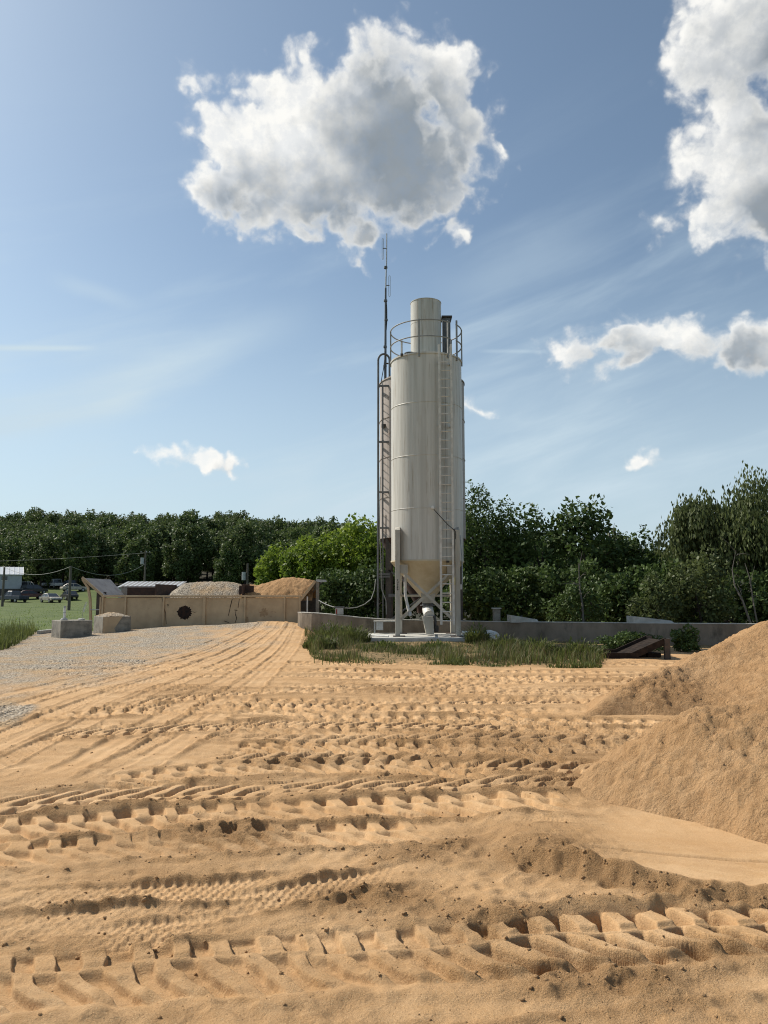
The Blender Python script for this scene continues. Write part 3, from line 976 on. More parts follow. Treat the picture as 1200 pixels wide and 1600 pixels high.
wall_px = [(470, 957, 29.6), (476, 957.5, 29.0), (490, 958, 28.5), (520, 960.5, 28.2), (560, 965, 28.0), (600, 968, 27.9), (680, 970, 27.9), (760, 971.5, 27.6), (860, 972.5, 26.6), (960, 973.5, 25.6),
           (1060, 974.5, 24.8), (1150, 975, 24.2), (1240, 976, 23.8), (1330, 977, 23.6)]
wp = [Vector(at(a, b, c)) for a, b, c in wall_px]
wv, wf = [], []
for i, q in enumerate(wp):
    d = (wp[min(i + 1, len(wp) - 1)] - wp[max(i - 1, 0)])
    nrm = Vector((-d.y, d.x, 0)).normalized() * 0.125
    wv += [(q.x - nrm.x, q.y - nrm.y, -0.3), (q.x + nrm.x, q.y + nrm.y, -0.3), (q.x + nrm.x, q.y + nrm.y, q.z), (q.x - nrm.x, q.y - nrm.y, q.z)]
    if i:
        k = 4 * (i - 1)
        wf += [(k + j, k + (j + 1) % 4, k + 4 + (j + 1) % 4, k + 4 + j) for j in range(4)]
wf += [(0, 1, 2, 3), (len(wv) - 4, len(wv) - 3, len(wv) - 2, len(wv) - 1)]
retaining = MB().add(wv, wf).build('retaining_wall', MT['concrete_wall'], bevel=0.015)
tag(retaining, 'long low stained concrete wall that bends round behind the cream silo', 'wall')
cb, cf = [], []
cap = MB()
for a, b in zip(wp[:-1], wp[1:]):
    cap.bar((a.x, a.y, a.z + 0.012), (b.x, b.y, b.z + 0.012), 0.262, 0.024)
cap.build('wall_cap', MT['concrete_pale'], retaining)


def wedge_block(px0, px1, py_top, py_top2, py_bot, Y, depth, label, split=None):
    a, b = at(px0, py_bot, Y), at(px1, py_bot, Y)
    zt, zt2 = at(px0, py_top, Y)[2], at(px1, py_top2, Y)[2]
    L = b[0] - a[0]
    r = empty('concrete_block', (a[0], Y, a[2]))
    h, h2 = zt - a[2], zt2 - a[2]
    m = MB()
    m.add([(0, 0, 0), (L, 0, 0), (L, depth, 0), (0, depth, 0), (0, 0, h), (L * 0.93, 0.05, h2), (L * 0.93, depth - .05, h2), (0, depth, h)],
          [(0, 3, 2, 1), (4, 5, 6, 7), (0, 1, 5, 4), (1, 2, 6, 5), (2, 3, 7, 6), (3, 0, 4, 7)])
    m.build('block_body', MT['concrete_pale'], r, bevel=0.012)
    e = MB()
    e.tube([(L * 0.45, depth * 0.5, (h + h2) / 2 - 0.02), (L * 0.45, depth * 0.5, (h + h2) / 2 + 0.05)], 0.035, 8)
    e.build('lifting_eye', MT['dark_steel'], r)
    return tag(r, label, 'concrete block', 'sloped concrete blocks on the long wall')


wedge_block(798, 843, 961, 968, 973.0, 26.9, 0.8, 'short pale sloped concrete block on the wall, the one nearer the silo')
wedge_block(991, 1055, 963, 970, 974.2, 25.3, 0.8, 'longer pale sloped concrete block on the wall, farther right from the silo')

# stub of a post beside the wall
p = MB().box(-0.13, 0.13, -0.13, 0.13, 0, 0.62)
q = at(776, 973, 28.3)
r = empty('stub_post', (q[0], 28.3, q[2] - 0.1))
p.build('post_body', MT['concrete'], r, bevel=0.02)
MB().box(-0.17, 0.17, -0.17, 0.17, 0.622, 0.66).build('post_cap', MT['concrete_pale'], r, bevel=0.01)
tag(r, 'short grey square post standing behind the wall right of the silo', 'post')

# junction box on the wall left of the silo, with the cable that droops to the ladder
q = at(530, 961, 28.15)
r = empty('junction_box', (q[0], q[1], q[2] + 0.02))
MB().box(-0.14, 0.16, -0.1, 0.1, 0, 0.25).build('box_body', MT['galv'], r, bevel=0.012)
MB().box(-0.17, 0.2, -0.13, 0.13, 0.252, 0.29).build('box_lid', MT['grey_steel'], r, bevel=0.008)
MB().box(-0.12, -0.07, -0.106, -0.101, 0.02, 0.2).build('warning_strip', MT['red'], r)
tag(r, 'small grey junction box with a faded red strip on top of the wall', 'junction box')


def sag(a, b, drop, n=16):
    a, b = Vector(a), Vector(b)
    return [a.lerp(b, i / n) - Vector((0, 0, drop * 4 * (i / n) * (1 - i / n))) for i in range(n + 1)]


c = MB().tube(sag(at(498, 938, 29.0), at(522, 948.5, 28.2), 0.03, 8) + [Vector(v) for v in (at(545, 950.5, 28.2), at(558, 949, 28.3), at(570, 944, 28.5), at(580, 936, 28.6), at(585, 922, 28.7), at(587, 905, 28.8))], 0.018, 7)
tag(c.build('power_cable', MT['hose'], smooth=True), 'grey power cable drooping from the bin post over the junction box to the ladder', 'cable')

# ------------------------------------------------------------------ silos
SX, SY, SR = at(667, 750, 26.0)[0], 26.0, 1.265


def zat(py, Y):
    return at(667, py, Y)[2]


Z_BOT, Z_TOP = zat(876, SY - SR), zat(549.5, SY - SR)
seams = [Z_BOT] + [zat(py, SY - SR) for py in (793, 710, 627)] + [Z_TOP]
silo = empty('silo', (SX, SY, PADZ))
tag(silo, 'tall cream cement silo with railing, front ladder and bounce-light-tinted cone on steel legs', 'silo', 'cement silos')


def loc(v):
    return (v[0] - SX, v[1] - SY, v[2] - PADZ)


for a, b in zip(seams[:-1], seams[1:]):
    a, b = a - PADZ, b - PADZ
    MB().lathe([(SR - 0.02, a + 0.004), (SR, a + 0.004), (SR, b - 0.004), (SR - 0.02, b - 0.004)], 72).build('shell_course', MT['paint'], silo, True)
    if b < seams[-1] - PADZ - 0.1:
        MB().lathe([(SR - 0.02, b - 0.016), (SR + 0.008, b - 0.012), (SR + 0.013, b), (SR + 0.008, b + 0.012), (SR - 0.02, b + 0.016)], 72).build('weld_bead', MT['paint'], silo, True)
zt, zb = Z_TOP - PADZ, Z_BOT - PADZ
MB().lathe([(0.001, zt + 0.10), (SR - 0.02, zt + 0.012), (SR + 0.03, zt + 0.004), (SR + 0.03, zt - 0.05), (SR + 0.001, zt - 0.05)], 72).build('roof', MT['paint'], silo, True)
z_out = zat(935, SY) - PADZ
MB().lathe([(SR + 0.02, zb + 0.045), (SR + 0.028, zb + 0.0), (SR + 0.0, zb - 0.03), (0.20, z_out), (0.20, z_out - 0.06)], 72).build('cone', MT['bounce_cone'], silo, True)
# filter drum on the roof
FR = 0.555
zf = zat(465, SY - FR) - PADZ
dr = MB().lathe([(FR, zt + 0.02), (FR, zf - 0.02), (FR + 0.012, zf - 0.018), (FR + 0.012, zf), (FR - 0.03, zf + 0.004), (0.001, zf + 0.03)], 48).build('filter_drum', MT['paint'], silo, True)
MB().lathe([(FR, zt + (zf - zt) * 0.62), (FR + 0.006, zt + (zf - zt) * 0.62 + 0.006), (FR, zt + (zf - zt) * 0.62 + 0.012)], 48).build('drum_seam', MT['paint'], dr, True)
vx = [loc(at(px, 520, 26.4)) for px in (691, 703)]
z0, z1 = zt + 0.03, zat(500, 26.4) - PADZ
vent = MB().box(vx[0][0], vx[1][0], 0.15, 0.62, z0, z1).build('vent_duct', MT['grey_steel'], silo, bevel=0.01)
MB().box(vx[0][0] - 0.04, vx[1][0] + 0.06, 0.10, 0.67, z1 + 0.002, z1 + 0.06).build('vent_cap', MT['dark_steel'], vent)
MB().lathe([(0.16, zt + 0.05), (0.16, zt + 0.13), (0.19, zt + 0.135), (0.19, zt + 0.16), (0.001, zt + 0.18)], 20, cx=-0.62, cy=-0.62).build('relief_valve', MT['grey_steel'], silo, True)
# railing: hoops and posts round the roof edge
RR = SR + 0.02
gap0, gap1 = R(-52), R(-40)          # ladder opening
z_top_r, z_mid_r = zat(499, SY - RR) - PADZ, zat(524.5, SY - RR) - PADZ
for zr in (z_top_r, z_mid_r):
    pts = [(RR * math.cos(a), RR * math.sin(a), zr) for a in np.linspace(R(-38), R(-52) + 2 * math.pi, 70)]
    pts += [(RR * math.cos(a), RR * math.sin(a), zr) for a in np.linspace(R(-52), R(-57), 3)][1:] if False else []
    MB().tube(pts, 0.022, 8).build('rail', MT['rail'], silo, True)
for deg in (-178, -104, -57, -36, -6, 40, 88, 132):
    a = R(deg)
    rp = MB().bar((RR * math.cos(a), RR * math.sin(a), zt - 0.16), (RR * math.cos(a), RR * math.sin(a), z_top_r + (0.16 if deg in (-36,) else 0.03)), 0.05, 0.05, up=(math.cos(a), math.sin(a), 0))
    rp.build('rail_post', MT['rail'], silo)

# front ladder
lx0, lx1 = loc(at(688, 750, 24.5))[0], loc(at(707, 750, 24.5))[0]
ly = -1.42
lad = empty('ladder', (0, 0, 0))
lad.parent = silo
zl0, zl1 = zat(976, SY + ly) - PADZ, z_mid_r - 0.35
for x in (lx0, lx1):
    MB().bar((x, ly, zl0), (x, ly, zl1), 0.072, 0.055, up=(0, 1, 0)).build('stile', MT['ladder_paint'], lad)
n = int((zl1 - zl0 - 0.15) / 0.303)
rung_me = None
for i in range(n):
    if rung_me is None:
        rung = MB().tube([(lx0, ly, 0), (lx1, ly, 0)], 0.018, 8).build('rung', MT['ladder_paint'], lad, True)
        rung_me = rung.data
    else:
        rung = link('rung', rung_me, lad)
    rung.location = (0, 0, zl0 + 0.12 + i * 0.303)
for zz in (zb + 0.6, zb + 2.6, zb + 4.6, zt - 0.4):
    for x in (lx0, lx1):
        yy = -math.sqrt(max(SR * SR - x * x, 0.01))
        MB().bar((x, ly + 0.02, zz), (x, yy + 0.005, zz), 0.03, 0.05).build('standoff', MT['steel_paint'], lad)
MB().tube([((lx0 + lx1) / 2, ly + 0.03, zl0 + 0.4), ((lx0 + lx1) / 2, ly + 0.03, zl1 + 0.1)], 0.006, 5).build('safety_cable', MT['dark_steel'], lad)

# legs: channels welded to the shell, braces between them
legs = {}
for sx, sy, px in ((-1, -1, 623.5), (1, -1, 712.5), (-1, 1, 0), (1, 1, 0)):
    x = (loc(at(px, 900, 25.0))[0] if px else sx * 0.90)
    y = sy * 0.98
    legs[(sx, sy)] = (x, y)
    top = zb + (1.05 if sy < 0 else 0.5)
    m = MB()
    # channel: web facing outwards, two flanges
    w2 = 0.13
    xa, xb = (x - w2, x + w2 - 0.10) if sx < 0 else (x - 0.02, x + w2)
    m.box(xa, xb, y - 0.115, y - 0.10, 0.02, top)
    m.box(xb - 0.015, xb, y - 0.10, y + 0.20, 0.02, top)
    m.box(xa, xa + 0.015, y - 0.10, y + 0.20, 0.02, top)
    leg = m.build('leg', MT['steel_paint'], silo, bevel=0.004)
    MB().box(x - 0.2, x + 0.2, y - 0.2, y + 0.26, 0.0, 0.02).build('base_plate', MT['rust'], leg)
    if sy < 0:
        g = MB()
        xe, xi = (xa, xb)
        g.add([(xe, y - 0.116, top + 0.001), (xi, y - 0.116, top + 0.001), (xi, y + 0.22, top + 0.14), (xe, y + 0.22, top + 0.10)], [(0, 1, 2, 3)])
        g.add([(xi, y - 0.10, top + 0.001), (xi, y + 0.20, top + 0.001), (xi, y + 0.22, top + 0.14)], [(0, 1, 2)])
        g.build('gusset', MT['steel_paint'], leg)
# stencilled marks running down the left front leg
xl, yl = legs[(-1, -1)]
rr1 = random.Random(8)
for py in (906.5, 909.5, 912.6, 915.6, 918.4, 921.2):
    z = at(621.5, py, SY + yl - 0.12)[2] - PADZ
    x = xl - 0.045
    m = MB()
    for k in range(3):
        dx, dz = rr1.uniform(-0.018, 0.018), rr1.uniform(-0.02, 0.02)
        if k % 2:
            m.box(x - 0.022 + dx * 0.3, x + 0.022 + dx * 0.3, yl - 0.1185 - k * 0.0004, yl - 0.1165, z + dz - 0.006, z + dz + 0.006)
        else:
            m.box(x + dx - 0.006, x + dx + 0.006, yl - 0.1185 - k * 0.0004, yl - 0.1165, z - 0.026, z + 0.026)
    m.build('stencil_mark', MT['black'], silo)



def brace(a, b, w=0.09):
    MB().bar(a, b, w, 0.03, up=(0, 1, 0.01)).build('brace', MT['steel_paint'], silo)


fl, fr = legs[(-1, -1)], legs[(1, -1)]
rl, rr_ = legs[(-1, 1)], legs[(1, 1)]
zhi, zlo = zb - 0.30, 0.55
brace((fl[0] + 0.06, fl[1] + 0.05, zhi), (fr[0] - 0.1, fr[1] + 0.05, zlo))
brace((fr[0] - 0.1, fr[1] + 0.09, zhi), (fl[0] + 0.06, fl[1] + 0.09, zlo))
brace((rl[0], rl[1], zhi), (rr_[0], rr_[1], zlo))
brace((rr_[0], rr_[1] + 0.04, zhi), (rl[0], rl[1] + 0.04, zlo))
brace((fl[0], fl[1] + 0.2, zhi), (rl[0], rl[1], zlo))
brace((fr[0], fr[1] + 0.2, zhi), (rr_[0], rr_[1], zlo))
for a, b in ((fl, rl), (fr, rr_), (rl, rr_)):
    brace((a[0], a[1] + 0.1, 1.35), (b[0], b[1], 1.35), 0.07)
for q in (fl, fr):
    sx = 1 if q[0] < 0 else -1
    MB().box(min(q[0] + sx * 0.02, q[0] + sx * 0.30), max(q[0] + sx * 0.02, q[0] + sx * 0.30), q[1] + 0.02, q[1] + 0.035, zhi - 0.12, zhi + 0.18).build('gusset_plate', MT['steel_paint'], silo)
# outlet: plates, valve, elbow and screw conveyor boot
MB().prism([(-0.26, z_out + 0.18), (0.26, z_out + 0.18), (0.20, z_out - 0.16), (-0.20, z_out - 0.16)], -0.30, -0.28).build('outlet_plate', MT['steel_paint'], silo)
MB().lathe([(0.27, z_out - 0.06), (0.27, z_out - 0.10), (0.20, z_out - 0.102), (0.20, z_out - 0.22), (0.26, z_out - 0.222), (0.26, z_out - 0.26), (0.18, z_out - 0.262), (0.18, z_out - 0.40)], 28).build('butterfly_valve', MT['grey_steel'], silo, True)
ze = z_out - 0.36
MB().tube([(0.0, 0.0, ze), (0.0, -0.10, ze - 0.06), (0.02, -0.24, ze - 0.14), (0.03, -0.40, ze - 0.22)], [0.19, 0.19, 0.185, 0.18], 20).build('discharge_elbow', MT['white'], silo, True)
bt = MB()
bz = ze - 0.24
bt.add([(-0.22, -0.62, bz), (0.15, -0.62, bz), (0.15, -0.22, bz), (-0.22, -0.22, bz), (-0.09, -0.66, 0.05), (0.17, -0.66, 0.05), (0.17, -0.34, 0.05), (-0.09, -0.34, 0.05)],
       [(0, 3, 2, 1), (4, 5, 6, 7), (0, 1, 5, 4), (1, 2, 6, 5), (2, 3, 7, 6), (3, 0, 4, 7)])
bt.build('discharge_boot', MT['steel_paint'], silo, bevel=0.012)
MB().tube([(0.19, -0.45, bz + 0.02), (0.24, -0.42, bz - 0.18), (0.22, -0.40, bz - 0.42)], 0.045, 8).build('air_hose', MT['grey_steel'], silo, True)
MB().box(0.2, 0.34, -0.5, -0.3, 0.12, 0.34).build('vibrator_motor', MT['dark_steel'], silo, bevel=0.02)
MB().tube([(0.03, -0.36, z_out + 0.42), (0.03, -0.48, z_out + 0.38)], 0.045, 10).build('aeration_port', MT['rust'], silo, True)
# fill pipe beside the left legs
xp = loc(at(633, 900, 25.4))[0]
MB().tube([(xp, -0.72, zb - 0.25), (xp, -0.72, zb - 1.05), (xp + 0.04, -0.76, zb - 1.35), (xp + 0.14, -0.86, 0.72)], 0.05, 12).build('fill_pipe', MT['white'], silo, True)
MB().tube([(xp + 0.14, -0.86, 0.80), (xp + 0.15, -0.87, 0.68)], 0.068, 12).build('pipe_coupling', MT['galv'], silo, True)
# signs and boxes on the right leg
xr = fr[0]
qy = at(708, 905, 24.75)
q0, q1 = loc(at(706.2, 914, 24.78)), loc(at(711.2, 902, 24.78))
MB().box(q0[0], q1[0], -1.235, -1.228, q0[2], q1[2]).build('yellow_sticker', MT['yellow'], silo)
q0, q1 = loc(at(713, 921, 25.0)), loc(at(722, 913, 25.0))
MB().box(q0[0], q1[0], -1.06, -0.9, q0[2], q1[2]).build('switch_box', MT['galv'], silo, bevel=0.01)
MB().tube([(xr + 0.18, -0.8, zb + 0.9), (xr + 0.22, -0.85, zb + 0.2), (xr + 0.21, -1.0, zb - 0.5), (xr + 0.2, -1.0, q1[2])], 0.018, 6).build('conduit', MT['galv'], silo, True)
# level probe and its cable
pb = loc(at(676, 793, 24.72))
MB().tube([(pb[0], pb[1] + 0.08, pb[2]), (pb[0], pb[1] - 0.10, pb[2])], 0.055, 10).build('level_probe', MT['white'], silo, True)
cpts = [loc(at(px, py, 24.5)) for px, py in ((678, 796), (688, 807), (700, 820), (707, 826), (712, 831), (712, 842))]
MB().tube(cpts, 0.014, 6).build('probe_cable', MT['black'], silo, True)
for px, py in ((628, 553), (700, 877)):
    q = loc(at(px, py, 24.8))
    MB().box(q[0] - 0.05, q[0] + 0.05, q[1], q[1] + 0.15, q[2] - 0.04, q[2] + 0.02).build('lifting_lug', MT['dark_steel'], silo)

# rear silo, older, with a tall hooped ladder
BX, BY = at(659.5, 700, 30.0)[0], 30.0
BR = 67.3 / F_PX * 30.0
bz0, bz1 = at(600, 843, 30.0)[2], at(600, 602, 30.0)[2]
silo2 = empty('silo', (BX, BY, 0.0))
tag(silo2, 'older pinkish grey silo mostly hidden behind the cream one, with a tall hooped ladder', 'silo', 'cement silos')
hh = (bz1 - bz0) / 4
for i in range(4):
    MB().lathe([(BR - 0.02, bz0 + i * hh + 0.006), (BR, bz0 + i * hh + 0.006), (BR, bz0 + (i + 1) * hh - 0.006), (BR - 0.02, bz0 + (i + 1) * hh - 0.006)], 64).build('shell_course', MT['paint_old'], silo2, True)
    MB().lathe([(BR - 0.01, bz0 + i * hh - 0.014), (BR + 0.02, bz0 + i * hh - 0.006), (BR + 0.02, bz0 + i * hh + 0.004), (BR - 0.01, bz0 + i * hh + 0.010)], 64).build('hoop_band', MT['paint_old'], silo2, True)
MB().lathe([(BR + 0.03, bz1 - 0.03), (BR + 0.03, bz1 + 0.02), (0.35, bz1 + 0.85), (0.30, bz1 + 0.95), (0.001, bz1 + 1.0)], 64).build('roof', MT['paint_old'], silo2, True)
MB().lathe([(BR - 0.01, bz0 + 0.01), (BR - 0.02, bz0 - 0.02), (0.25, 1.1), (0.25, 0.9)], 48).build('cone', MT['rust'], silo2, True)
for sx, sy in ((-0.86, -0.5), (0.86, -0.5), (-0.8, 0.6), (0.8, 0.6)):
    x, y = sx * (BR - 0.12), sy * (BR - 0.12)
    MB().bar((x, y, -0.2), (x, y, bz0 + 0.9), 0.22, 0.22, up=(0, 1, 0)).build('leg', MT['dark_steel'], silo2)
MB().bar((-0.8 * BR, -0.5 * BR, 1.6), (0.8 * BR, -0.5 * BR, 1.6), 0.12, 0.12).build('cross_beam', MT['grey_steel'], silo2)
MB().bar((-0.8 * BR, -0.5 * BR, 2.6), (0.8 * BR, -0.5 * BR, 0.6), 0.10, 0.05).build('brace', MT['grey_steel'], silo2)
MB().bar((0.8 * BR, -0.46 * BR, 2.6), (-0.8 * BR, -0.46 * BR, 0.6), 0.10, 0.05).build('brace', MT['grey_steel'], silo2)


def bl(px, py, Y=29.0):
    q = at(px, py, Y)
    return (q[0] - BX, q[1] - BY, q[2])


cage = empty('caged_ladder', (0, 0, 0))
cage.parent = silo2
YL = 28.95
for dpx, Y in ((590.6, YL), (590.6, YL + 0.55)):
    zt2 = at(dpx, 563, Y)[2]
    a = bl(dpx, 992, Y)
    x0_, x1_ = a[0], bl(608.6, 560, Y)[0]
    rad = (x1_ - x0_) / 2
    cx = (x0_ + x1_) / 2
    pts = [(x0_, a[1], 0.1), (x0_, a[1], zt2)]
    pts += [(cx - rad * math.cos(t), a[1], zt2 + rad * 1.15 * math.sin(t)) for t in np.linspace(0, math.pi, 12)][1:]
    pts += [(x1_, a[1], at(608.6, 592, Y)[2])]
    MB().tube(pts, 0.042, 8).build('cage_rail', MT['grey_steel'], cage, True)
lxa, lxb = bl(597.5, 700, YL)[0], bl(599.0, 700, YL)[0]
for y in (YL - BY + 0.06, YL - BY + 0.50):
    MB().bar((lxa + 0.02, y, 0.3), (lxa + 0.02, y, at(597, 603, YL)[2]), 0.05, 0.05, up=(0, 1, 0)).build('stile', MT['grey_steel'], cage)
rung_me = None
zz = 0.5
while zz < at(597, 604, YL)[2]:
    if rung_me is None:
        rg = MB().tube([(lxa + 0.02, YL - BY + 0.06, 0), (lxa + 0.02, YL - BY + 0.50, 0)], 0.014, 6).build('rung', MT['grey_steel'], cage)
        rung_me = rg.data
    else:
        rg = link('rung', rung_me, cage)
    rg.location = (0, 0, zz)
    zz += 0.305
for py in (603, 690.5, 769, 825, 897, 901):
    z = at(600, py, YL)[2]
    a, b = bl(590.6, py, YL), bl(609.0, py, YL)
    MB().bar((a[0], a[1], z), (b[0], a[1], z), 0.06, 0.07).build('cage_hoop', MT['grey_steel'], cage)
    MB().bar((a[0], a[1], z), (a[0], a[1] + 0.55, z), 0.06, 0.07).build('cage_hoop', MT['grey_steel'], cage)
q = bl(599.5, 665, 29.2)
MB().box(q[0] - 0.09, q[0] + 0.12, q[1] - 0.1, q[1] + 0.1, q[2] - 0.10, q[2] + 0.06).build('lamp_bracket', MT['dark_steel'], silo2, bevel=0.03)
MB().tube([bl(594, 745, 28.9), bl(593, 830, 28.9), bl(595, 870, 28.9), bl(596, 920, 28.9), bl(603, 938, 28.9), bl(604, 960, 28.9)], 0.022, 6).build('air_line', MT['hose'], silo2, True)

# radio mast strapped to the rear silo
mast = empty('radio_mast', at(602.2, 596, 29.6))
ML = Vector(mast.location)


def mp(px, py, Y=29.6):
    return tuple(Vector(at(px, py, Y)) - ML)


MB().tube([mp(602.0, 600), mp(602.4, 500), mp(602.6, 450)], [0.055, 0.045, 0.04], 8).build('lower_pole', MT['grey_steel'], mast, True)
MB().tube([mp(602.6, 452), mp(604.0, 405), mp(604.3, 365)], [0.032, 0.026, 0.022], 8).build('upper_pole', MT['galv'], mast, True)
for (px, y0, y1, sx, pole) in ((598.2, 373, 405, -1, 603.6), (608.6, 431, 463, 1, 602.8)):
    w = 1.15
    pts = [mp(px - w, y0 + 1.2), mp(px - w * 0.6, y0), mp(px + w * 0.6, y0), mp(px + w, y0 + 1.2), mp(px + w, y1 - 1.2), mp(px + w * 0.6, y1), mp(px - w * 0.6, y1), mp(px - w, y1 - 1.2), mp(px - w, y0 + 1.2)]
    an = MB().tube(pts, 0.011, 6, cap=False).build('dipole_loop', MT['galv'], mast, True)
    MB().tube([mp(px, (y0 + y1) / 2 - 1), mp(pole, (y0 + y1) / 2 - 1)], 0.018, 6).build('dipole_arm', MT['grey_steel'], an)
for px, py in ((602.4, 470), (603.2, 500), (601.8, 542), (601.5, 572), (602.6, 418)):
    MB().tube([mp(px, py + 1.5), mp(px, py - 1.5)], 0.075, 8).build('clamp', MT['grey_steel'], mast, True)
MB().tube([mp(603.3, 470), mp(604.2, 484), mp(604.3, 500), mp(603.2, 516)], 0.03, 6).build('coax_cable', MT['black'], mast, True)
MB().tube([mp(601, 560), mp(599.5, 575), mp(597, 588), mp(595, 600)], 0.018, 6).build('coax_cable', MT['black'], mast, True)
MB().bar(mp(602, 568), mp(608.5, 568), 0.05, 0.05).build('mast_bracket', MT['dark_steel'], mast)
tag(mast, 'thin radio mast with two folded dipole loops rising beside the silos', 'radio mast')

# small pump block and pipe under the rear ladder
r = empty('pump_box', (at(588, 980, 27.0)[0], 27.0, PADZ))
MB().box(0.0, 0.25, -0.1, 0.25, 0.12, 0.42).build('box_body', MT['galv'], r, bevel=0.01)
MB().box(-0.1, 0.75, -0.14, 0.3, 0.422, 0.45).build('box_lid', MT['concrete_pale'], r)
MB().bar((-0.06, 0, 0), (-0.06, 0, 0.42), 0.05, 0.05).build('support_leg', MT['galv'], r)
tag(r, 'low grey metal box under a thin slab left of the silo legs', 'box')

# ------------------------------------------------------------------ loading bins
YB = 31.0
bxl, bxr = at(160, 950, YB)[0], at(470, 950, YB)[0]
zw = at(300, 932, YB)[2]
bins = empty('aggregate_bin', ((bxl + bxr) / 2, YB, 0.0))
tag(bins, 'long tan steel loading bin with flared end plates and a rusted hole', 'aggregate bin')
BO = Vector(bins.location)


def bo(px, py, Y=YB):
    return Vector(at(px, py, Y)) - BO


post_px = [161, 196.5, 256, 319.5, 383, 445, 468.5]
px_x = [bo(p, 950)[0] for p in post_px]
for i, x in enumerate(px_x):
    wp_ = 0.075 if i not in (3,) else 0.12
    MB().box(x - wp_ / 2, x + wp_ / 2, -0.09, 0.015, -0.2, zw - 0.03).build('post', MT['bin_paint'], bins, bevel=0.006)
for a, b in zip(px_x[:-1], px_x[1:]):
    MB().box(a + 0.04, b - 0.04, -0.012, 0.0, -0.2, zw - 0.05).build('panel', MT['bin_paint'], bins)
MB().box(px_x[0] - 0.05, px_x[-1] + 0.05, -0.10, 0.04, zw - 0.028, zw + 0.05).build('top_rail', MT['bin_paint'], bins, bevel=0.008)
# burnt-through hole with ragged edge, cracks
rr0 = random.Random(5)
hc = bo(288, 957)
poly = []
for i in range(40):
    a = 2 * math.pi * i / 40
    r_ = 0.30 * (0.86 + 0.26 * rr0.random() * (1 if i % 2 else 0.35))
    poly.append((hc.x + r_ * math.cos(a), hc.z + r_ * 0.97 * math.sin(a)))
MB().prism(poly, -0.020, -0.014).build('rust_hole', MT['hole'], bins)
for pts in (((257, 951), (258.5, 957), (260, 975)), ((253.5, 935), (255, 945), (258, 955)), ((301, 955.5), (304, 957), (307, 956)), ((261, 944), (263.5, 945), (262, 947)),
            ((369, 951), (368, 960), (370, 966), (367, 974)), ((366, 953), (371, 954)), ((363, 936), (360, 948), (357, 962)), ((374, 936), (372, 950)), ((350, 970), (358, 973))):
    ps = [bo(px, py) for px, py in pts]
    m = MB()
    for a, b in zip(ps[:-1], ps[1:]):
        m.bar((a.x, -0.016, a.z), (b.x, -0.016, b.z), 0.006, rr0.uniform(0.012, 0.034), up=(1, 0, 0.2))
    m.build('rust_crack', MT['hole'], bins)
for (px, py, w, h) in ((412, 957, 0.20, 0.22), (386, 968, 0.10, 0.14)):
    c = bo(px, py)
    poly = []
    for i in range(26):
        a = 2 * math.pi * i / 26
        k = 0.5 + 0.55 * rr0.random()
        poly.append((c.x + w * k * math.cos(a), c.z + h * k * math.sin(a)))
    MB().prism(poly, -0.019, -0.0145).build('rust_patch', MT['bin_stain'], bins)
# left flared plate: inner face seen, struts beneath
A, B = bo(159, 930), bo(195, 929, 33.7)
Cc, Dd = bo(172.5, 903, 34.2), bo(128.5, 903)
B = Vector((A.x, B.y, A.z + 0.02))
Dd = Vector((bo(128.5, 903).x, 0.0, bo(128.5, 903).z))
Cc = Vector((Dd.x, 3.2, Dd.z))


def plate(name, mat, quad, th, parent):
    q = [Vector(v) for v in quad]
    n_ = (q[1] - q[0]).cross(q[3] - q[0]).normalized() * th
    vs = q + [v + n_ for v in q]
    return MB().add(vs, [(0, 1, 2, 3), (7, 6, 5, 4), (0, 4, 5, 1), (1, 5, 6, 2), (2, 6, 7, 3), (3, 7, 4, 0)]).build(name, mat, parent)


plate('flare_plate', MT['bin_grey'], (A, B, Cc, Dd), -0.02, bins)
MB().bar(A + Vector((0.03, -0.02, 0)), Dd + Vector((0, -0.02, 0.02)), 0.05, 0.10, up=(0.7, 0, 0.7)).build('flare_edge', MT['bin_paint'], bins)
strut = [bo(128.5, 905), bo(137, 918), bo(140, 935), bo(141.5, 985)]
for a, b in zip(strut[:-1], strut[1:]):
    MB().bar((a.x, 0.05, a.z), (b.x, 0.05, b.z), 0.09, 0.10, up=(0, 1, 0)).build('flare_strut', MT['bin_paint'], bins)
MB().box(bo(142, 950).x, bo(157, 950).x, 0.55, 0.6, -0.2, bo(150, 925).z).build('shade_plate', MT['dark_steel'], bins)  # dark sheet added for the shade beneath the left flare
MB().tube([bo(141, 953), bo(158, 952.5)], 0.02, 6).build('tie_rod', MT['galv'], bins)
MB().box(bo(156, 950).x, bo(158, 950).x, -0.06, 0.02, -0.2, bo(157, 933).z).build('post', MT['bin_paint'], bins)
# right flared plate seen from outside, with its post and cap
E, F = bo(470, 938), bo(493, 908)
E2, F2 = Vector((E.x, 3.2, E.z)), Vector((F.x, 3.2, F.z))
plate('flare_plate', MT['bin_grey'], (E, F, F2, E2), -0.02, bins)
MB().bar(E + Vector((-0.02, -0.02, 0)), F + Vector((0, -0.02, 0)), 0.06, 0.11, up=(-0.7, 0, 0.7)).build('flare_edge', MT['bin_paint'], bins)
MB().box(bo(493.5, 950).x, bo(498.5, 950).x, -0.05, 0.12, 0.2, bo(495, 905).z).build('end_post', MT['concrete'], bins, bevel=0.008)
m = MB().prism([(bo(493, 905).x, bo(493, 908).z), (bo(497, 905).x, bo(497, 905.5).z), (bo(509, 905).x, bo(509, 906).z), (bo(510.5, 905).x, bo(510, 909.5).z), (bo(499, 909).x, bo(499, 909.5).z)], -0.15, 0.3)
m.build('end_cap', MT['galv'], bins)
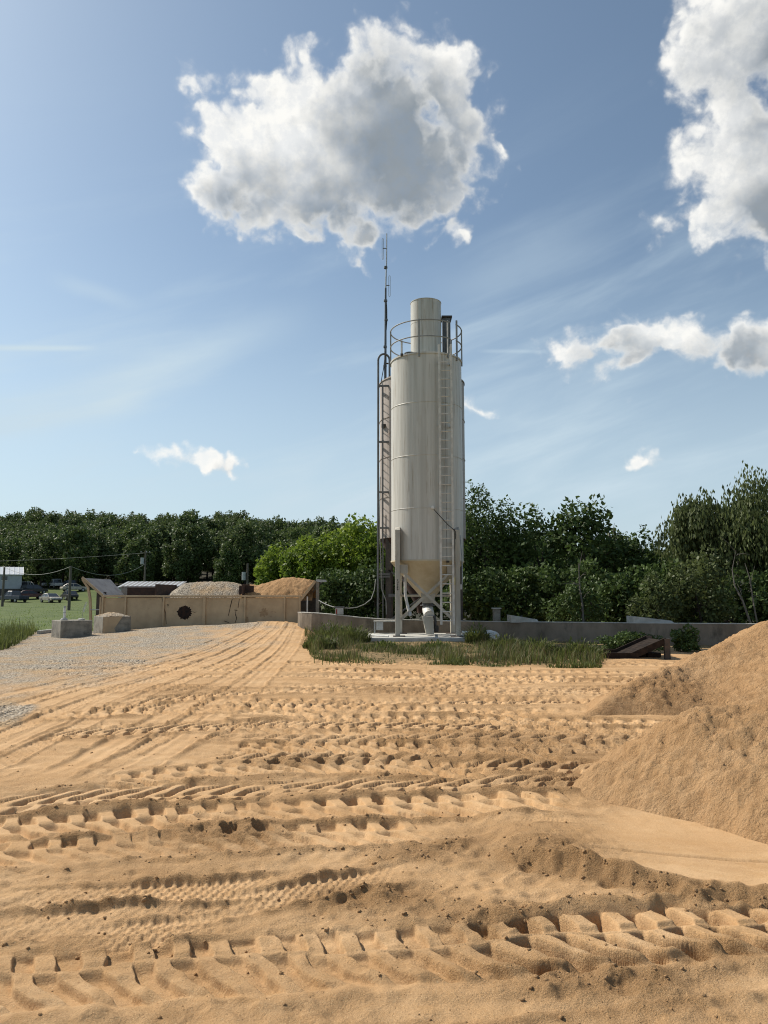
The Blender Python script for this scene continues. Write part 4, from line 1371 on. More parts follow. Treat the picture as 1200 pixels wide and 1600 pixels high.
MB().box(bo(479, 950).x, bo(481, 950).x, 0.0, 0.06, 0.2, bo(480, 932).z).build('flare_strut', MT['white'], bins)
MB().box(bo(472, 950).x, bo(493, 950).x, 1.5, 1.55, 0.1, bo(480, 935).z).build('shade_plate', MT['dark_steel'], bins)  # another dark sheet, standing in for shade under the right flare
# back wall and dividers inside
MB().box(px_x[0] - 0.4, px_x[-1] + 0.4, 3.2, 3.24, 0.2, bo(300, 916, 34.2).z).build('back_plate', MT['bin_grey'], bins)
r0 = bo(199, 919, 32.4)
r1 = bo(254, 930, 32.4)
MB().box(r0.x, r1.x, 1.4, 1.46, 0.3, r0.z).build('divider_plate', MT['rust'], bins)
MB().tube([(r0.x, 1.43, r0.z), (r1.x, 1.43, r0.z)], 0.05, 8).build('divider_edge', MT['rust'], bins)
for px in (252, 384):
    q0 = bo(px, 913, 31.8)
    m = MB()
    m.prism([(q0.x - 0.03, 0.4), (q0.x + 0.03, 0.4), (q0.x + 0.03, q0.z), (q0.x - 0.03, q0.z)], 0.06, 3.1)
    m.build('divider_plate', MT['rust'], bins)
q0 = bo(374, 915, 31.6)
MB().box(q0.x, q0.x + 0.62, 0.55, 0.62, 0.6, q0.z).build('divider_plate', MT['rust'], bins)


def mound(name, pts_px, Y, y0, y1, mat, seed, label, cat, rough):
    xs = np.linspace(at(pts_px[0][0], 930, Y)[0], at(pts_px[-1][0], 930, Y)[0], 110)
    prof = np.interp(xs, [at(px, py, Y)[0] for px, py in pts_px], [at(px, py, Y)[2] for px, py in pts_px])
    k = np.hanning(9)
    k /= k.sum()
    prof = np.convolve(np.pad(prof, 4, mode='edge'), k, 'valid')
    ysl = np.linspace(y0, y1, 60)
    X, Y2 = np.meshgrid(xs, ysl)
    yy = (Y2 - Y) / ((y1 - y0) / 2)
    base = zw - 0.25
    Z = base + (prof[None, :] - base) * np.clip(1 - 0.9 * np.abs(yy) ** 1.7, 0, 1) + rough * (ridged(X * 2.2, Y2 * 2.2, 4, 0.6, seed) - 0.5) + rough * 0.6 * fbm(X * 7, Y2 * 7, 3, 0.6, seed + 3)
    V = np.stack([X, Y2, Z], -1).reshape(-1, 3)
    return tag(link(name, raw_mesh(name, V, grid_quads(60, 110), mat, True, {'loose': np.full(len(V), 0.6), 'gravel': np.ones(len(V)), 'soil': np.zeros(len(V))})), label, cat)


mound('gravel_heap', [(262, 934), (270, 926), (280, 918), (292, 911), (325, 909), (350, 909), (368, 911), (378, 914), (388, 926)], 32.6, 31.06, 34.1, MT['sand'], 800, 'grey crushed stone heaped in the middle of the tan bin', 'gravel heap', 0.05)
mound('sand_heap', [(384, 916), (390, 914), (404, 914.5), (422, 909), (440, 904), (456, 902), (470, 903), (484, 906), (493, 909)], 32.6, 31.06, 34.1, MT['sand_heap'], 820, 'orange sand heaped in the right end of the tan bin', 'sand heap', 0.065)

# ------------------------------------------------------------------ concrete blocks by the entrance
c = onz(94, 999, 0.05)
b1 = empty('concrete_block', (c[0], c[1], 0.0), R(-38) * -1)
MB().box(0.0, 1.10, 0.0, 1.25, -0.1, 0.70).build('block_body', MT['concrete'], b1, bevel=0.025)
MB().lathe([(0.11, 0.70), (0.13, 0.73), (0.10, 0.78), (0.001, 0.79)], 14, 0.22, 0.45).build('marker_base', MT['concrete_pale'], b1, True)
MB().lathe([(0.11, 0.70), (0.13, 0.73), (0.10, 0.76), (0.001, 0.77)], 14, 0.80, 0.35).build('marker_base', MT['concrete_pale'], b1, True)
tag(b1, 'weathered grey concrete block with a white marker post, beside the grass', 'concrete block')
mk = empty('marker_post', tuple(b1.matrix_world.translation))
q = at(100.5, 967, c[1] + 0.5)
mk.location = (q[0], q[1], 0.74)
for i, (z0_, z1_) in enumerate(((0.0, 0.06), (0.062, 0.22), (0.222, 0.26), (0.262, 0.42), (0.422, 0.48))):
    MB().tube([(0, 0, z0_), (0, 0, z1_)], 0.045, 10).build('post_band', MT['white'] if i % 2 else MT['galv'], mk, True)
tag(mk, 'short white banded marker post standing on the concrete block', 'marker post')
mk = empty('wire_marker', (0, 0, 0))
q = Vector(at(128, 966, c[1] + 0.5))
mk.location = q
MB().tube([(0, 0, -0.05), (0.04, 0, 0.35), (0.09, 0, 0.5)], 0.008, 5).build('wire_stem', MT['galv'], mk)
for i in range(3):
    z = 0.28 + i * 0.12
    pts = [(0.07 + i * 0.03 + 0.025 * math.cos(a), 0, z + 0.065 * math.sin(a)) for a in np.linspace(0, 2 * math.pi, 12)]
    MB().tube(pts, 0.008, 5, cap=False).build('wire_link', MT['white'], mk)
tag(mk, 'thin bent wire with pale links sticking up from the concrete block', 'wire')
c2 = onz(160, 992, 0.12)
b2 = empty('concrete_block', (c2[0], c2[1], 0.0), R(34))
MB().box(0.0, 1.05, 0.0, 1.5, -0.1, 0.80).build('block_body', MT['concrete'], b2, bevel=0.025)
pb_ = MB().add([(0.02, -0.015, 0.0), (0.60, -0.015, 0.0), (0.42, -0.02, 0.35), (0.72, -0.015, 0.80), (0.0, -0.015, 0.80)], [(0, 1, 2, 3, 4)])
pb_.build('dried_spill', MT['bin_paint'], b2)
tag(b2, 'grey concrete block with gravel piled on top, against the bin end', 'concrete block')
xs, ys_ = np.meshgrid(np.linspace(0.02, 1.03, 30), np.linspace(0.02, 1.48, 40))
zz = 0.80 + 0.14 * np.clip(1 - ((xs - 0.52) / 0.5) ** 2, 0, 1) * np.clip(1 - ((ys_ - 0.75) / 0.72) ** 2, 0, 1) + 0.03 * fbm(xs * 9, ys_ * 9, 3, 0.6, 5)
V = np.stack([xs, ys_, zz], -1).reshape(-1, 3)
gt = link('gravel_mound', raw_mesh('gravel_mound', V, grid_quads(40, 30), MT['sand'], True, {'gravel': np.ones(len(V)), 'loose': np.zeros(len(V)), 'soil': np.zeros(len(V))}), None, b2.location)
gt.rotation_euler = b2.rotation_euler
tag(gt, 'low mound of grey gravel on top of the concrete block by the bin', 'gravel')
a, b = onz(57, 994), onz(80, 992)
MB().box(a[0], b[0], a[1], a[1] + 1.6, -0.2, 0.22).build('slab_piece', MT['concrete_pale'], bevel=0.02)
tag(COL.objects['slab_piece'], 'pale low concrete slab between the grass bank and the block', 'slab')

# ------------------------------------------------------------------ dark steel ramp lying by the right wall
q = onz(1000, 1031)
ramp_o = empty('steel_ramp', (at(950, 1028, 19.3)[0], 19.3, 0.0))


def ro(px, py, Y=19.3):
    v = at(px, py, Y)
    return Vector((v[0] - ramp_o.location.x, v[1] - 19.3, v[2]))


for y in (0.0, 1.3):
    a, b = ro(985, 1026), ro(1041, 1001)
    MB().bar((a.x, y, a.z), (b.x, y, b.z), 0.06, 0.16).build('ramp_side', MT['rust_with_shade'], ramp_o)
    MB().box(b.x - 0.06, b.x + 0.08, y - 0.05, y + 0.05, -0.05, b.z + 0.05).build('ramp_post', MT['dark_steel'], ramp_o)
    MB().box(ro(948, 1020).x, a.x + 0.2, y - 0.05, y + 0.05, 0.0, 0.14).build('ramp_beam', MT['rust_with_shade'], ramp_o)
a, b = ro(985, 1026), ro(1041, 1001)
for i in range(9):
    t0, t1 = i / 9 + 0.008, (i + 1) / 9 - 0.008
    pa, pb2 = a.lerp(b, t0), a.lerp(b, t1)
    MB().add([(pa.x, 0.04, pa.z), (pb2.x, 0.04, pb2.z), (pb2.x, 1.26, pb2.z), (pa.x, 1.26, pa.z), (pa.x, 0.04, pa.z - 0.03), (pb2.x, 0.04, pb2.z - 0.03), (pb2.x, 1.26, pb2.z - 0.03), (pa.x, 1.26, pa.z - 0.03)],
             [(0, 1, 2, 3), (7, 6, 5, 4), (0, 4, 5, 1), (1, 5, 6, 2), (2, 6, 7, 3), (3, 7, 4, 0)]).build('deck_plate', MT['rust_with_shade'], ramp_o)
for x in (0.75, 1.15):
    MB().box(x, x + 0.35, 0.35, 0.75, 0.0, 0.10).build('cross_bar', MT['rust_with_shade'], ramp_o)
tag(ramp_o, 'rusty steel ramp darkened with painted shade, lying between the wall and the sand piles', 'ramp')

# pale crumpled bag and a pipe at the right end of the pad
rngb = np.random.default_rng(3)
bm = bmesh.new()
bmesh.ops.create_icosphere(bm, subdivisions=3, radius=1.0)
for v in bm.verts:
    k = 1 + 0.35 * float(fbm(np.array([v.co.x * 2 + 5]), np.array([v.co.y * 2 + v.co.z * 3]), 3, 0.6, 4)[0])
    v.co = Vector((v.co.x * 0.30 * k, v.co.y * 0.2 * k, max(v.co.z, -0.6) * 0.20 * k))
me = bpy.data.meshes.new('crumpled_bag')
bm.to_mesh(me)
bm.free()
me.materials.append(MT['white'])
q = at(765, 993, 24.4)
tag(link('crumpled_bag', me, None, (q[0], 24.3, 0.30)), 'pale crumpled bag lying in the weeds at the right end of the pad', 'bag')
q = MB().tube([at(722, 988, 24.9), at(748, 989, 24.7)], 0.05, 10)
tag(q.build('short_pipe', MT['white'], smooth=True), 'short white pipe lying on the right end of the pad', 'pipe')
q = MB().tube([(v[0], v[1], PADZ + 0.03) for v in (at(576, 985, 25.6), at(583, 988, 25.2), at(592, 991, 24.9), at(601, 992, 24.8), at(607, 993, 24.6))], 0.025, 8)
tag(q.build('white_hose', MT['white'], smooth=True), 'thin white hose curving over the left end of the pad', 'hose')

# ------------------------------------------------------------------ poles and wires
def pole(px, top, bot, Y, label, xfmr=False, arm=True):
    a, b = at(px, bot, Y), at(px, top, Y)
    z0 = float(hill(np.array([a[0]]), np.array([Y]))[0]) - 0.1
    r = empty('utility_pole', (a[0], Y, z0))
    h = b[2] - z0
    MB().tube([(0, 0, 0), (0, 0, h)], [0.16, 0.11], 10).build('pole_shaft', MT['wood'], r, True)
    if arm:
        MB().bar((-0.75, -0.13, h - 0.35), (0.75, -0.13, h - 0.35), 0.1, 0.12).build('cross_arm', MT['wood'], r)
        for x in (-0.65, 0.2, 0.65):
            MB().tube([(x, -0.13, h - 0.29), (x, -0.13, h - 0.12)], 0.05, 8).build('insulator', MT['white'], r, True)
    if xfmr:
        MB().tube([(-0.42, -0.1, h - 2.1), (-0.42, -0.1, h - 1.1)], 0.26, 14).build('transformer', MT['galv'], r, True)
    tag(r, label, 'utility pole', 'poles carrying the wire across the field')
    return Vector((a[0], Y, b[2]))


t1 = pole(225, 860, 935, 112, 'tall wooden pole with a cross arm and transformer behind the bin', True)
t2 = pole(107.5, 885, 953, 76, 'short slim wooden pole standing on the grass near the parked cars', False, False)
t3 = pole(386, 880, 932, 92, 'wooden pole with a grey transformer behind the heap of gravel', True, False)
t4 = pole(4, 886, 938, 92, 'wooden pole in front of the white shed', False, False)
for i, (a, b, d, lb) in enumerate(((t2, t1 - Vector((0, 0, 2.0)), 1.3, 'overhead wire sagging from the slim field pole to the transformer pole'),
                                   (t4, t2, 0.9, 'overhead wire between the shed pole and the slim field pole'),
                                   (t1 - Vector((0, 0, .4)), Vector((-160, 170, 13)), 2.5, 'overhead wire running away to the left from the tall pole'))):
    tag(MB().tube(sag(a, b, d, 14), 0.024, 5).build('overhead_wire', MT['hose']), lb, 'wire')

# ------------------------------------------------------------------ shed and long roof
Y = 132
shed = empty('metal_shed', (at(33, 925, Y)[0], Y, 2.2), R(27))
ox = shed.location.x
ze_, zr_ = at(20, 898, Y)[2] - 2.2, at(20, 888, Y)[2] - 2.2 + 0.3
L = 15.0
MB().box(-L, 0, 0, 9.0, -1.6, ze_).build('shed_wall', MT['shed_wall'], shed)
pn = None
for i in range(20):
    x1 = 0.25 - i * 0.78
    x0_ = x1 - 0.765
    m = MB().add([(x0_, -0.35, ze_ - 0.03), (x1, -0.35, ze_ - 0.03), (x1, 4.5, zr_), (x0_, 4.5, zr_), (x0_, -0.35, ze_ + 0.03), (x1, -0.35, ze_ + 0.03), (x1, 4.5, zr_ + 0.06), (x0_, 4.5, zr_ + 0.06)],
                 [(0, 3, 2, 1), (4, 5, 6, 7), (0, 1, 5, 4), (1, 2, 6, 5), (2, 3, 7, 6), (3, 0, 4, 7)])
    m.build('roof_panel', MT['roof_metal'], shed)
    MB().bar((x1 + 0.007, -0.35, ze_ + 0.06), (x1 + 0.007, 4.5, zr_ + 0.09), 0.07, 0.08).build('roof_rib', MT['white'], shed)
MB().add([(-L, 4.5, zr_ + 0.06), (0.25, 4.5, zr_ + 0.06), (0.25, 9.35, ze_), (-L, 9.35, ze_)], [(0, 1, 2, 3)]).build('rear_roof', MT['roof_metal'], shed)
MB().prism([(0, 0), (0.001, 0), (0.001, 0.001)], 0, 0.001)
MB().add([(0.0, 0, ze_), (0.0, 9, ze_), (0.0, 4.5, zr_)], [(0, 1, 2)]).build('gable', MT['shed_wall'], shed)
w = MB().box(-3.2, -2.3, -0.04, 0.0, ze_ - 1.0, ze_ - 0.3).build('window', MT['glass'], shed)
MB().box(-3.28, -2.22, -0.03, -0.005, ze_ - 1.08, ze_ - 1.0).build('window_sill', MT['white'], w)
MB().box(-L, -0.2, -0.03, -0.004, -1.0, 0.5).build('skirting', MT['dark_steel'], shed)
tag(shed, 'pale grey metal shed with a white ribbed roof at the edge of the wood', 'shed')

Y = 62
lr = empty('low_building', (at(182, 925, Y)[0], Y, 0.0))
ox = lr.location.x
xr_ = at(279, 920, Y)[0] - ox
zt_, zb_ = at(230, 908.5, Y + 2.5)[2], at(230, 917.5, Y)[2]
npn = 26
for i in range(npn):
    xa, xb = xr_ * i / npn + 0.01, xr_ * (i + 1) / npn - 0.01
    MB().add([(xa, 0, zb_), (xb, 0, zb_), (xb, 2.6, zt_), (xa, 2.6, zt_), (xa, 0, zb_ - 0.05), (xb, 0, zb_ - 0.05), (xb, 2.6, zt_ - 0.05), (xa, 2.6, zt_ - 0.05)],
             [(0, 1, 2, 3), (7, 6, 5, 4), (0, 4, 5, 1), (1, 5, 6, 2), (2, 6, 7, 3), (3, 7, 4, 0)]).build('roof_sheet', MT['bin_grey'] if i % 2 else MT['shed_wall'], lr)
MB().box(0.1, xr_ - 0.1, 0.15, 2.5, -0.3, zb_ - 0.06).build('building_wall', MT['shed_wall'], lr)
tag(lr, 'long low building with a ribbed grey roof behind the tan bin', 'building')

# ------------------------------------------------------------------ parked vehicles
PAINTS = {k: material('car_paint_' + k, c, c2, rough=0.35, scale=3, spec=0.5) for k, c, c2 in (
    ('white', (0.62, 0.62, 0.60), (0.50, 0.49, 0.46)), ('black', (0.025, 0.025, 0.028), (0.04, 0.036, 0.034)), ('maroon', (0.10, 0.022, 0.022), (0.07, 0.02, 0.02)),
    ('silver', (0.32, 0.33, 0.34), (0.26, 0.26, 0.27)), ('beige', (0.48, 0.45, 0.38), (0.36, 0.30, 0.24)), ('blue', (0.035, 0.05, 0.09), (0.03, 0.035, 0.05)))}
SEDAN = [(-2.2, 0.35), (-2.25, 0.62), (-2.15, 0.86), (-1.35, 0.93), (0.95, 0.93), (2.05, 0.82), (2.25, 0.62), (2.2, 0.35)]
PICK = [(-2.6, 0.45), (-2.65, 1.02), (-0.45, 1.05), (1.2, 1.05), (2.45, 1.0), (2.6, 0.8), (2.55, 0.45)]


def vehicle(kind, paint, px, py, Y, deg, label):
    a = at(px, py, Y)
    z = float(hill(np.array([a[0]]), np.array([Y]))[0])
    r = empty('parked_' + ('pickup' if kind == 'pickup' else 'car'), (a[0], Y, z), R(deg))
    prof = PICK if kind == 'pickup' else SEDAN
    hw = 0.88
    MB().prism(prof, -hw, hw).build('body', PAINTS[paint], r, bevel=0.06)
    if kind == 'pickup':
        x0_, x1, xa, xb, zc, zr2 = -0.55, 1.35, -0.4, 0.7, 1.05, 1.75
    elif kind == 'wagon':
        x0_, x1, xa, xb, zc, zr2 = -2.1, 1.2, -1.9, 0.35, 0.93, 1.55
    else:
        x0_, x1, xa, xb, zc, zr2 = -1.65, 1.15, -0.95, 0.30, 0.93, 1.42
    m = MB().add([(x0_, -hw + .05, zc), (x1, -hw + .05, zc), (x1, hw - .05, zc), (x0_, hw - .05, zc), (xa, -hw + .2, zr2), (xb, -hw + .2, zr2), (xb, hw - .2, zr2), (xa, hw - .2, zr2)],
                 [(0, 1, 5, 4), (1, 2, 6, 5), (2, 3, 7, 6), (3, 0, 4, 7), (4, 5, 6, 7)])
    m.build('cabin_glass', MT['glass'], r)
    MB().add([(xa - 0.02, -hw + .18, zr2 - 0.02), (xb + 0.02, -hw + .18, zr2 - 0.02), (xb + .02, hw - .18, zr2 - 0.02), (xa - .02, hw - .18, zr2 - 0.02),
              (xa + .08, -hw + .26, zr2 + .05), (xb - .05, -hw + .26, zr2 + .05), (xb - .05, hw - .26, zr2 + .05), (xa + .08, hw - .26, zr2 + .05)],
             [(0, 1, 5, 4), (1, 2, 6, 5), (2, 3, 7, 6), (3, 0, 4, 7), (4, 5, 6, 7)]).build('roof', PAINTS[paint], r)
    for s in (-1, 1):
        for (u0, v0, u1, v1) in ((x0_, zc, xa, zr2), (x1, zc, xb, zr2), ((x0_ + x1) / 2 - 0.1, zc, (xa + xb) / 2, zr2)):
            MB().bar((u0, s * (hw - .045), v0), (u1, s * (hw - .195), v1), 0.05, 0.09, up=(1, 0, 0)).build('pillar', PAINTS[paint], r)
        for x in ((-1.6, 1.65) if kind == 'pickup' else (-1.35, 1.40)):
            wh = MB().tube([(x, s * (hw - 0.18), 0.33), (x, s * (hw + 0.02), 0.33)], 0.33, 16).build('wheel', MT['rubber'], r)
            MB().tube([(x, s * (hw + 0.021), 0.33), (x, s * (hw + 0.03), 0.33)], 0.19, 12).build('rim', MT['galv'], wh)
    if kind == 'pickup':
        MB().box(-2.5, -0.62, -hw + .1, hw - .1, 1.052, 1.06).build('load_bed', MT['dark_steel'], r)
    for s in (-1, 1):
        MB().box(prof[-1][0] - 0.02, prof[-1][0] + 0.04, s * 0.62 - 0.16, s * 0.62 + 0.16, 0.62, 0.76).build('headlight', MT['white'], r)
    MB().box(prof[-1][0] - 0.05, prof[-1][0] + 0.09, -hw + 0.03, hw - 0.03, 0.38, 0.52).build('bumper', MT['dark_steel'], r)
    return tag(r, label, 'pickup truck' if kind == 'pickup' else 'car', 'old vehicles parked on the field')


vehicle('sedan', 'beige', 79, 943, 118, -42, 'dirty white sedan parked in the grass in front of the others')
vehicle('sedan', 'black', 108, 940.5, 124, 128, 'dark sedan parked just behind the slim field pole')
vehicle('pickup', 'white', 88, 923.5, 145, 128, 'white pickup truck in the far row by the wood')
vehicle('pickup', 'silver', 71, 920, 148, 118, 'grey pickup truck farthest back by the wood')
vehicle('wagon', 'black', 107, 922, 143, 125, 'dark station wagon beside the white pickup truck')
vehicle('sedan', 'beige', 115, 927, 136, 40, 'pale low sedan at the right end of the far row')
vehicle('pickup', 'blue', 22, 935, 119, 150, 'dark pickup truck parked in front of the white shed')
vehicle('sedan', 'maroon', 47, 931, 125, 35, 'dark maroon sedan beside the corner of the shed')
vehicle('wagon', 'black', 53, 925, 133, 60, 'black station wagon standing at the far corner of the shed')
vehicle('pickup', 'white', 40, 922, 137, 80, 'white pickup nose showing beside the shed corner')


# ------------------------------------------------------------------ trees
def crown_arrays(rg, rx, ry, rz, n_blob, n_leaf, leaf, droop=0.0, hollow=0.55, low=-0.9, flat=1.0):
    """Leaf quads on many small puffs spread through an uneven crown."""
    c = rg.normal(size=(n_blob, 3))
    c /= np.linalg.norm(c, axis=1)[:, None]
    c[:, 2] = np.where(c[:, 2] < low, -c[:, 2], c[:, 2])
    c *= (hollow + (1 - hollow) * rg.random((n_blob, 1)) ** 0.6) * (0.80 + 0.34 * rg.random((n_blob, 1)))
    br = rg.uniform(0.20, 0.42, n_blob)
    w = br ** 2
    idx = rg.choice(n_blob, n_leaf, p=w / w.sum())
    d = rg.normal(size=(n_leaf, 3))
    d /= np.linalg.norm(d, axis=1)[:, None]
    rad = br[idx][:, None] * (1.0 - 0.55 * rg.random((n_leaf, 1)) ** 2) * (1 + 0.28 * (rg.random((n_leaf, 1)) < 0.06))
    P = (c[idx] + d * rad) * np.array((rx, ry, rz))
    if droop:
        hang = rg.random((n_leaf, 1)) ** 1.5 * droop
        P = P - np.array((0, 0, 1.0)) * hang
    ax = d * 0.5 + rg.normal(size=(n_leaf, 3)) * 0.7
    if droop:
        ax = ax * 0.25 + np.array((0, 0, -1.0))
    ax /= np.linalg.norm(ax, axis=1)[:, None]
    nn = d * 0.6 + rg.normal(size=(n_leaf, 3)) * 0.6 + np.array((0, 0, 0.3))
    bx = np.cross(ax, nn)
    bx /= np.linalg.norm(bx, axis=1)[:, None] + 1e-9
    L = leaf * rg.uniform(0.6, 1.35, (n_leaf, 1))
    Wd = L * (0.42 if droop else 0.62) * flat
    nz = np.cross(ax, bx) * L * 0.18
    V = np.stack([P - ax * L, P + bx * Wd + nz, P + ax * L, P - bx * Wd + nz], 1).reshape(-1, 3)
    Q = np.arange(n_leaf * 4).reshape(-1, 4)
    tone = np.repeat(np.clip(rg.random(n_leaf) * 0.6 + rg.random(n_blob)[idx] * 0.5, 0, 1), 4)
    ends = c * np.array((rx, ry, rz))
    return V, Q, tone, ends


def tree(name, rg, mat, bark, height, rx, ry, rz, n_blob, n_leaf, leaf, label, cat, group, loc_, droop=0.0, trunk_r=0.16, limbs=7, low=-0.9, hollow=0.55, zc=None):
    r = empty(name, loc_)
    V, Q, tone, ends = crown_arrays(rg, rx, ry, rz, n_blob, n_leaf, leaf, droop, hollow, low)
    zc = height - rz * 1.05 if zc is None else zc
    V = V + np.array((0, 0, zc))
    V[:, 2] = np.maximum(V[:, 2], 0.02)
    link('crown', raw_mesh('crown', V, Q, mat, False, {'tone': tone}), r)
    if trunk_r:
        m = MB()
        top = Vector((rg.normal() * 0.2, rg.normal() * 0.2, zc + rz * 0.2))
        m.tube([(0, 0, -0.3), Vector((0, 0, 0)).lerp(top, 0.35) + Vector((rg.normal() * .12, rg.normal() * .12, 0)), Vector((0, 0, 0)).lerp(top, 0.7), top], [trunk_r * 1.25, trunk_r, trunk_r * 0.75, trunk_r * 0.35], 8)
        for k in rg.choice(len(ends), min(limbs, len(ends)), replace=False):
            e = Vector(ends[k]) * 0.9 + Vector((0, 0, zc))
            s = Vector((0, 0, 0)).lerp(top, rg.uniform(0.35, 0.8))
            mid = s.lerp(e, 0.5) + Vector((rg.normal() * .15, rg.normal() * .15, rg.normal() * .1 + 0.1))
            m.tube([s, mid, e], [trunk_r * 0.45, trunk_r * 0.3, trunk_r * 0.1], 6, cap=False)
        m.build('trunk', bark, r, True)
    return tag(r, label, cat, group)


tr = np.random.default_rng(77)
# wooded hill: a handful of tree shapes, each standing tree its own object
HILL_LABEL = 'dark green broadleaf tree of the wood covering the far hill'
protos = []
for i in range(8):
    k = tr.uniform(0.85, 1.2)
    o = tree('forest_tree', tr, MT['leaf_hill'], MT['bark'], 12.0 * k, 4.0 * k, 4.0 * k, 5.2 * k * tr.uniform(0.85, 1.15), 46, 4800, 0.36, HILL_LABEL, 'tree', 'trees of the wooded hill', (0, 0, 0), trunk_r=0.25, limbs=5, hollow=0.5)
    protos.append(o)
for o in protos:
    KIDS[o] = [x for x in COL.objects if x.parent == o]
    for k in KIDS[o]:
        KIDS[k] = []
used = set()
cnt = 0
for j, Y in enumerate(np.concatenate([np.arange(147, 240, 10.0), np.arange(244, 330, 14.0)])):
    step = 7.0 + 0.014 * Y
    xl, xr_ = -0.60 * Y, 0.02 * Y
    if Y < 170:
        xr_ = -0.02 * Y
    n = int((xr_ - xl) / step)
    for i in range(n + 1):
        X = xl + (xr_ - xl) * (i + 0.5 * (j % 2)) / n + tr.normal() * 1.3
        yy = Y + tr.normal() * 2.2
        s = tr.uniform(0.78, 1.15) * (0.72 if j == 0 else 1.0)
        z = float(hill(np.array([X]), np.array([yy]))[0])
        # stay under the skyline of the photograph
        pxx, _ = pix(X, yy, z)
        sky_py = np.interp(pxx, [-200, 0, 90, 170, 225, 310, 380, 420, 470, 505, 560, 640], [795, 797, 801, 799, 810, 813, 808, 812, 828, 812, 812, 820])
        ztop = at(pxx, sky_py, yy)[2] + tr.normal() * 1.3
        if z + 12.5 * s > ztop:
            s = max((ztop - z) / 12.5, 0.45)
        k = int(tr.integers(len(protos)))
        if k in used:
            o = copy_tree(protos[k])
        else:
            o = protos[k]
            used.add(k)
        o.location = (X, yy, z)
        o.scale = (s * tr.uniform(0.9, 1.15), s, s * tr.uniform(0.93, 1.08))
        o.rotation_euler = (0, 0, tr.uniform(0, 6.28))
        cnt += 1
for i in range(44):
    Y = tr.uniform(72, 112)
    pxx = 600 + 720 * ((i * 0.618) % 1.0)
    X = (pxx - 600) / F_PX * Y
    z = float(hill(np.array([X]), np.array([Y]))[0])
    ztop = at(pxx, np.interp(pxx, [600, 760, 900, 1010, 1040, 1080, 1300], [850, 850, 845, 862, 880, 850, 840]) + abs(tr.normal()) * 8, Y)[2]
    s = (ztop - z) / 12.5
    o = copy_tree(protos[int(tr.integers(len(protos)))])
    o.name = 'distant_tree'
    tag(o, 'distant dark tree showing only in the gaps between the right-hand trees', 'tree', 'distant trees behind the right-hand trees')
    o.location = (X, Y, z)
    o.scale = (s * 1.15, s * 1.15, s)
    o.rotation_euler = (0, 0, tr.uniform(0, 6.28))
print('forest trees', cnt)


def put(name, px, py_top, Y, rx, mat, label, cat, group=None, ratio=0.9, bark='bark', leaf=0.13, dens=1.0, droop=0.0, base=0.0, low=-0.9, blobs=60, ry=None, trunk_r=0.13, hollow=0.5, limbs=8, crown_low=0.12):
    top = at(px, py_top, Y)
    h = top[2] - base
    rz = h * (1 - crown_low) / 2 * 1.0
    n_leaf = int(min(24000, dens * 17 * (rx * rx + rx * rz) / (leaf * leaf) * 0.42))
    return tree(name, tr, MT[mat], MT[bark], h, rx, ry or rx * 0.85, rz * 0.94, blobs, n_leaf, leaf, label, cat, group, (top[0], Y, base), droop=droop, trunk_r=trunk_r, low=low, hollow=hollow, zc=h - rz * 1.02, limbs=limbs)


# bright clump left of the silo
G = 'bright green trees left of the silos'
put('leafy_tree', 424, 868, 46, 1.05, 'leaf_bright', 'small bright green tree behind the sand in the bin', 'tree', G, leaf=0.12, blobs=44)
put('leafy_tree', 448, 848, 47, 1.5, 'leaf_bright', 'bright green rounded tree right of the small bright one behind the bin', 'tree', G, leaf=0.12, dens=1.6)
put('leafy_tree', 487, 842, 45, 1.8, 'leaf_bright', 'bright green bushy tree above the grey bin post', 'tree', G, leaf=0.12, dens=1.6)
put('leafy_tree', 527, 828, 44, 1.9, 'leaf_bright', 'bright green tree between the bin post and the rear silo ladder', 'tree', G, leaf=0.12, dens=1.6)
put('leafy_tree', 570, 806, 43, 1.9, 'leaf_bright', 'tallest bright green tree touching the rear silo ladder', 'tree', G, leaf=0.12, blobs=70)
put('leafy_tree', 612, 815, 42, 1.6, 'leaf_bright', 'bright green tree mostly behind the silos', 'tree', G, leaf=0.12)
U = 'low dark bushes behind the concrete wall'
for i, (px, py, Y, rx, mt) in enumerate(((508, 900, 36, 1.0, 'leaf_dark'), (545, 880, 37, 1.3, 'leaf_dark'), (585, 885, 36, 1.2, 'leaf_dark'), (630, 890, 36, 1.3, 'leaf_dark'), (690, 880, 36, 1.4, 'leaf_dark'), (735, 890, 34, 1.1, 'leaf_dark'),
                                       (775, 890, 34, 1.2, 'leaf_dark'), (820, 880, 34, 1.3, 'leaf_dark'), (870, 885, 33, 1.3, 'leaf_dark'), (925, 880, 32, 1.3, 'leaf_dark'), (980, 890, 31, 1.2, 'leaf_dark'), (1030, 885, 30, 1.2, 'leaf_dark'),
                                       (1140, 900, 30, 1.2, 'leaf_dark'), (1200, 890, 30, 1.3, 'leaf_dark'), (1260, 890, 30, 1.3, 'leaf_dark'))):
    put('bush', px, py, Y, rx, mt, 'low dark bush in the undergrowth behind the concrete wall', 'bush', U, leaf=0.10, blobs=40, trunk_r=0.05, crown_low=0.0, limbs=5, base=-0.1)
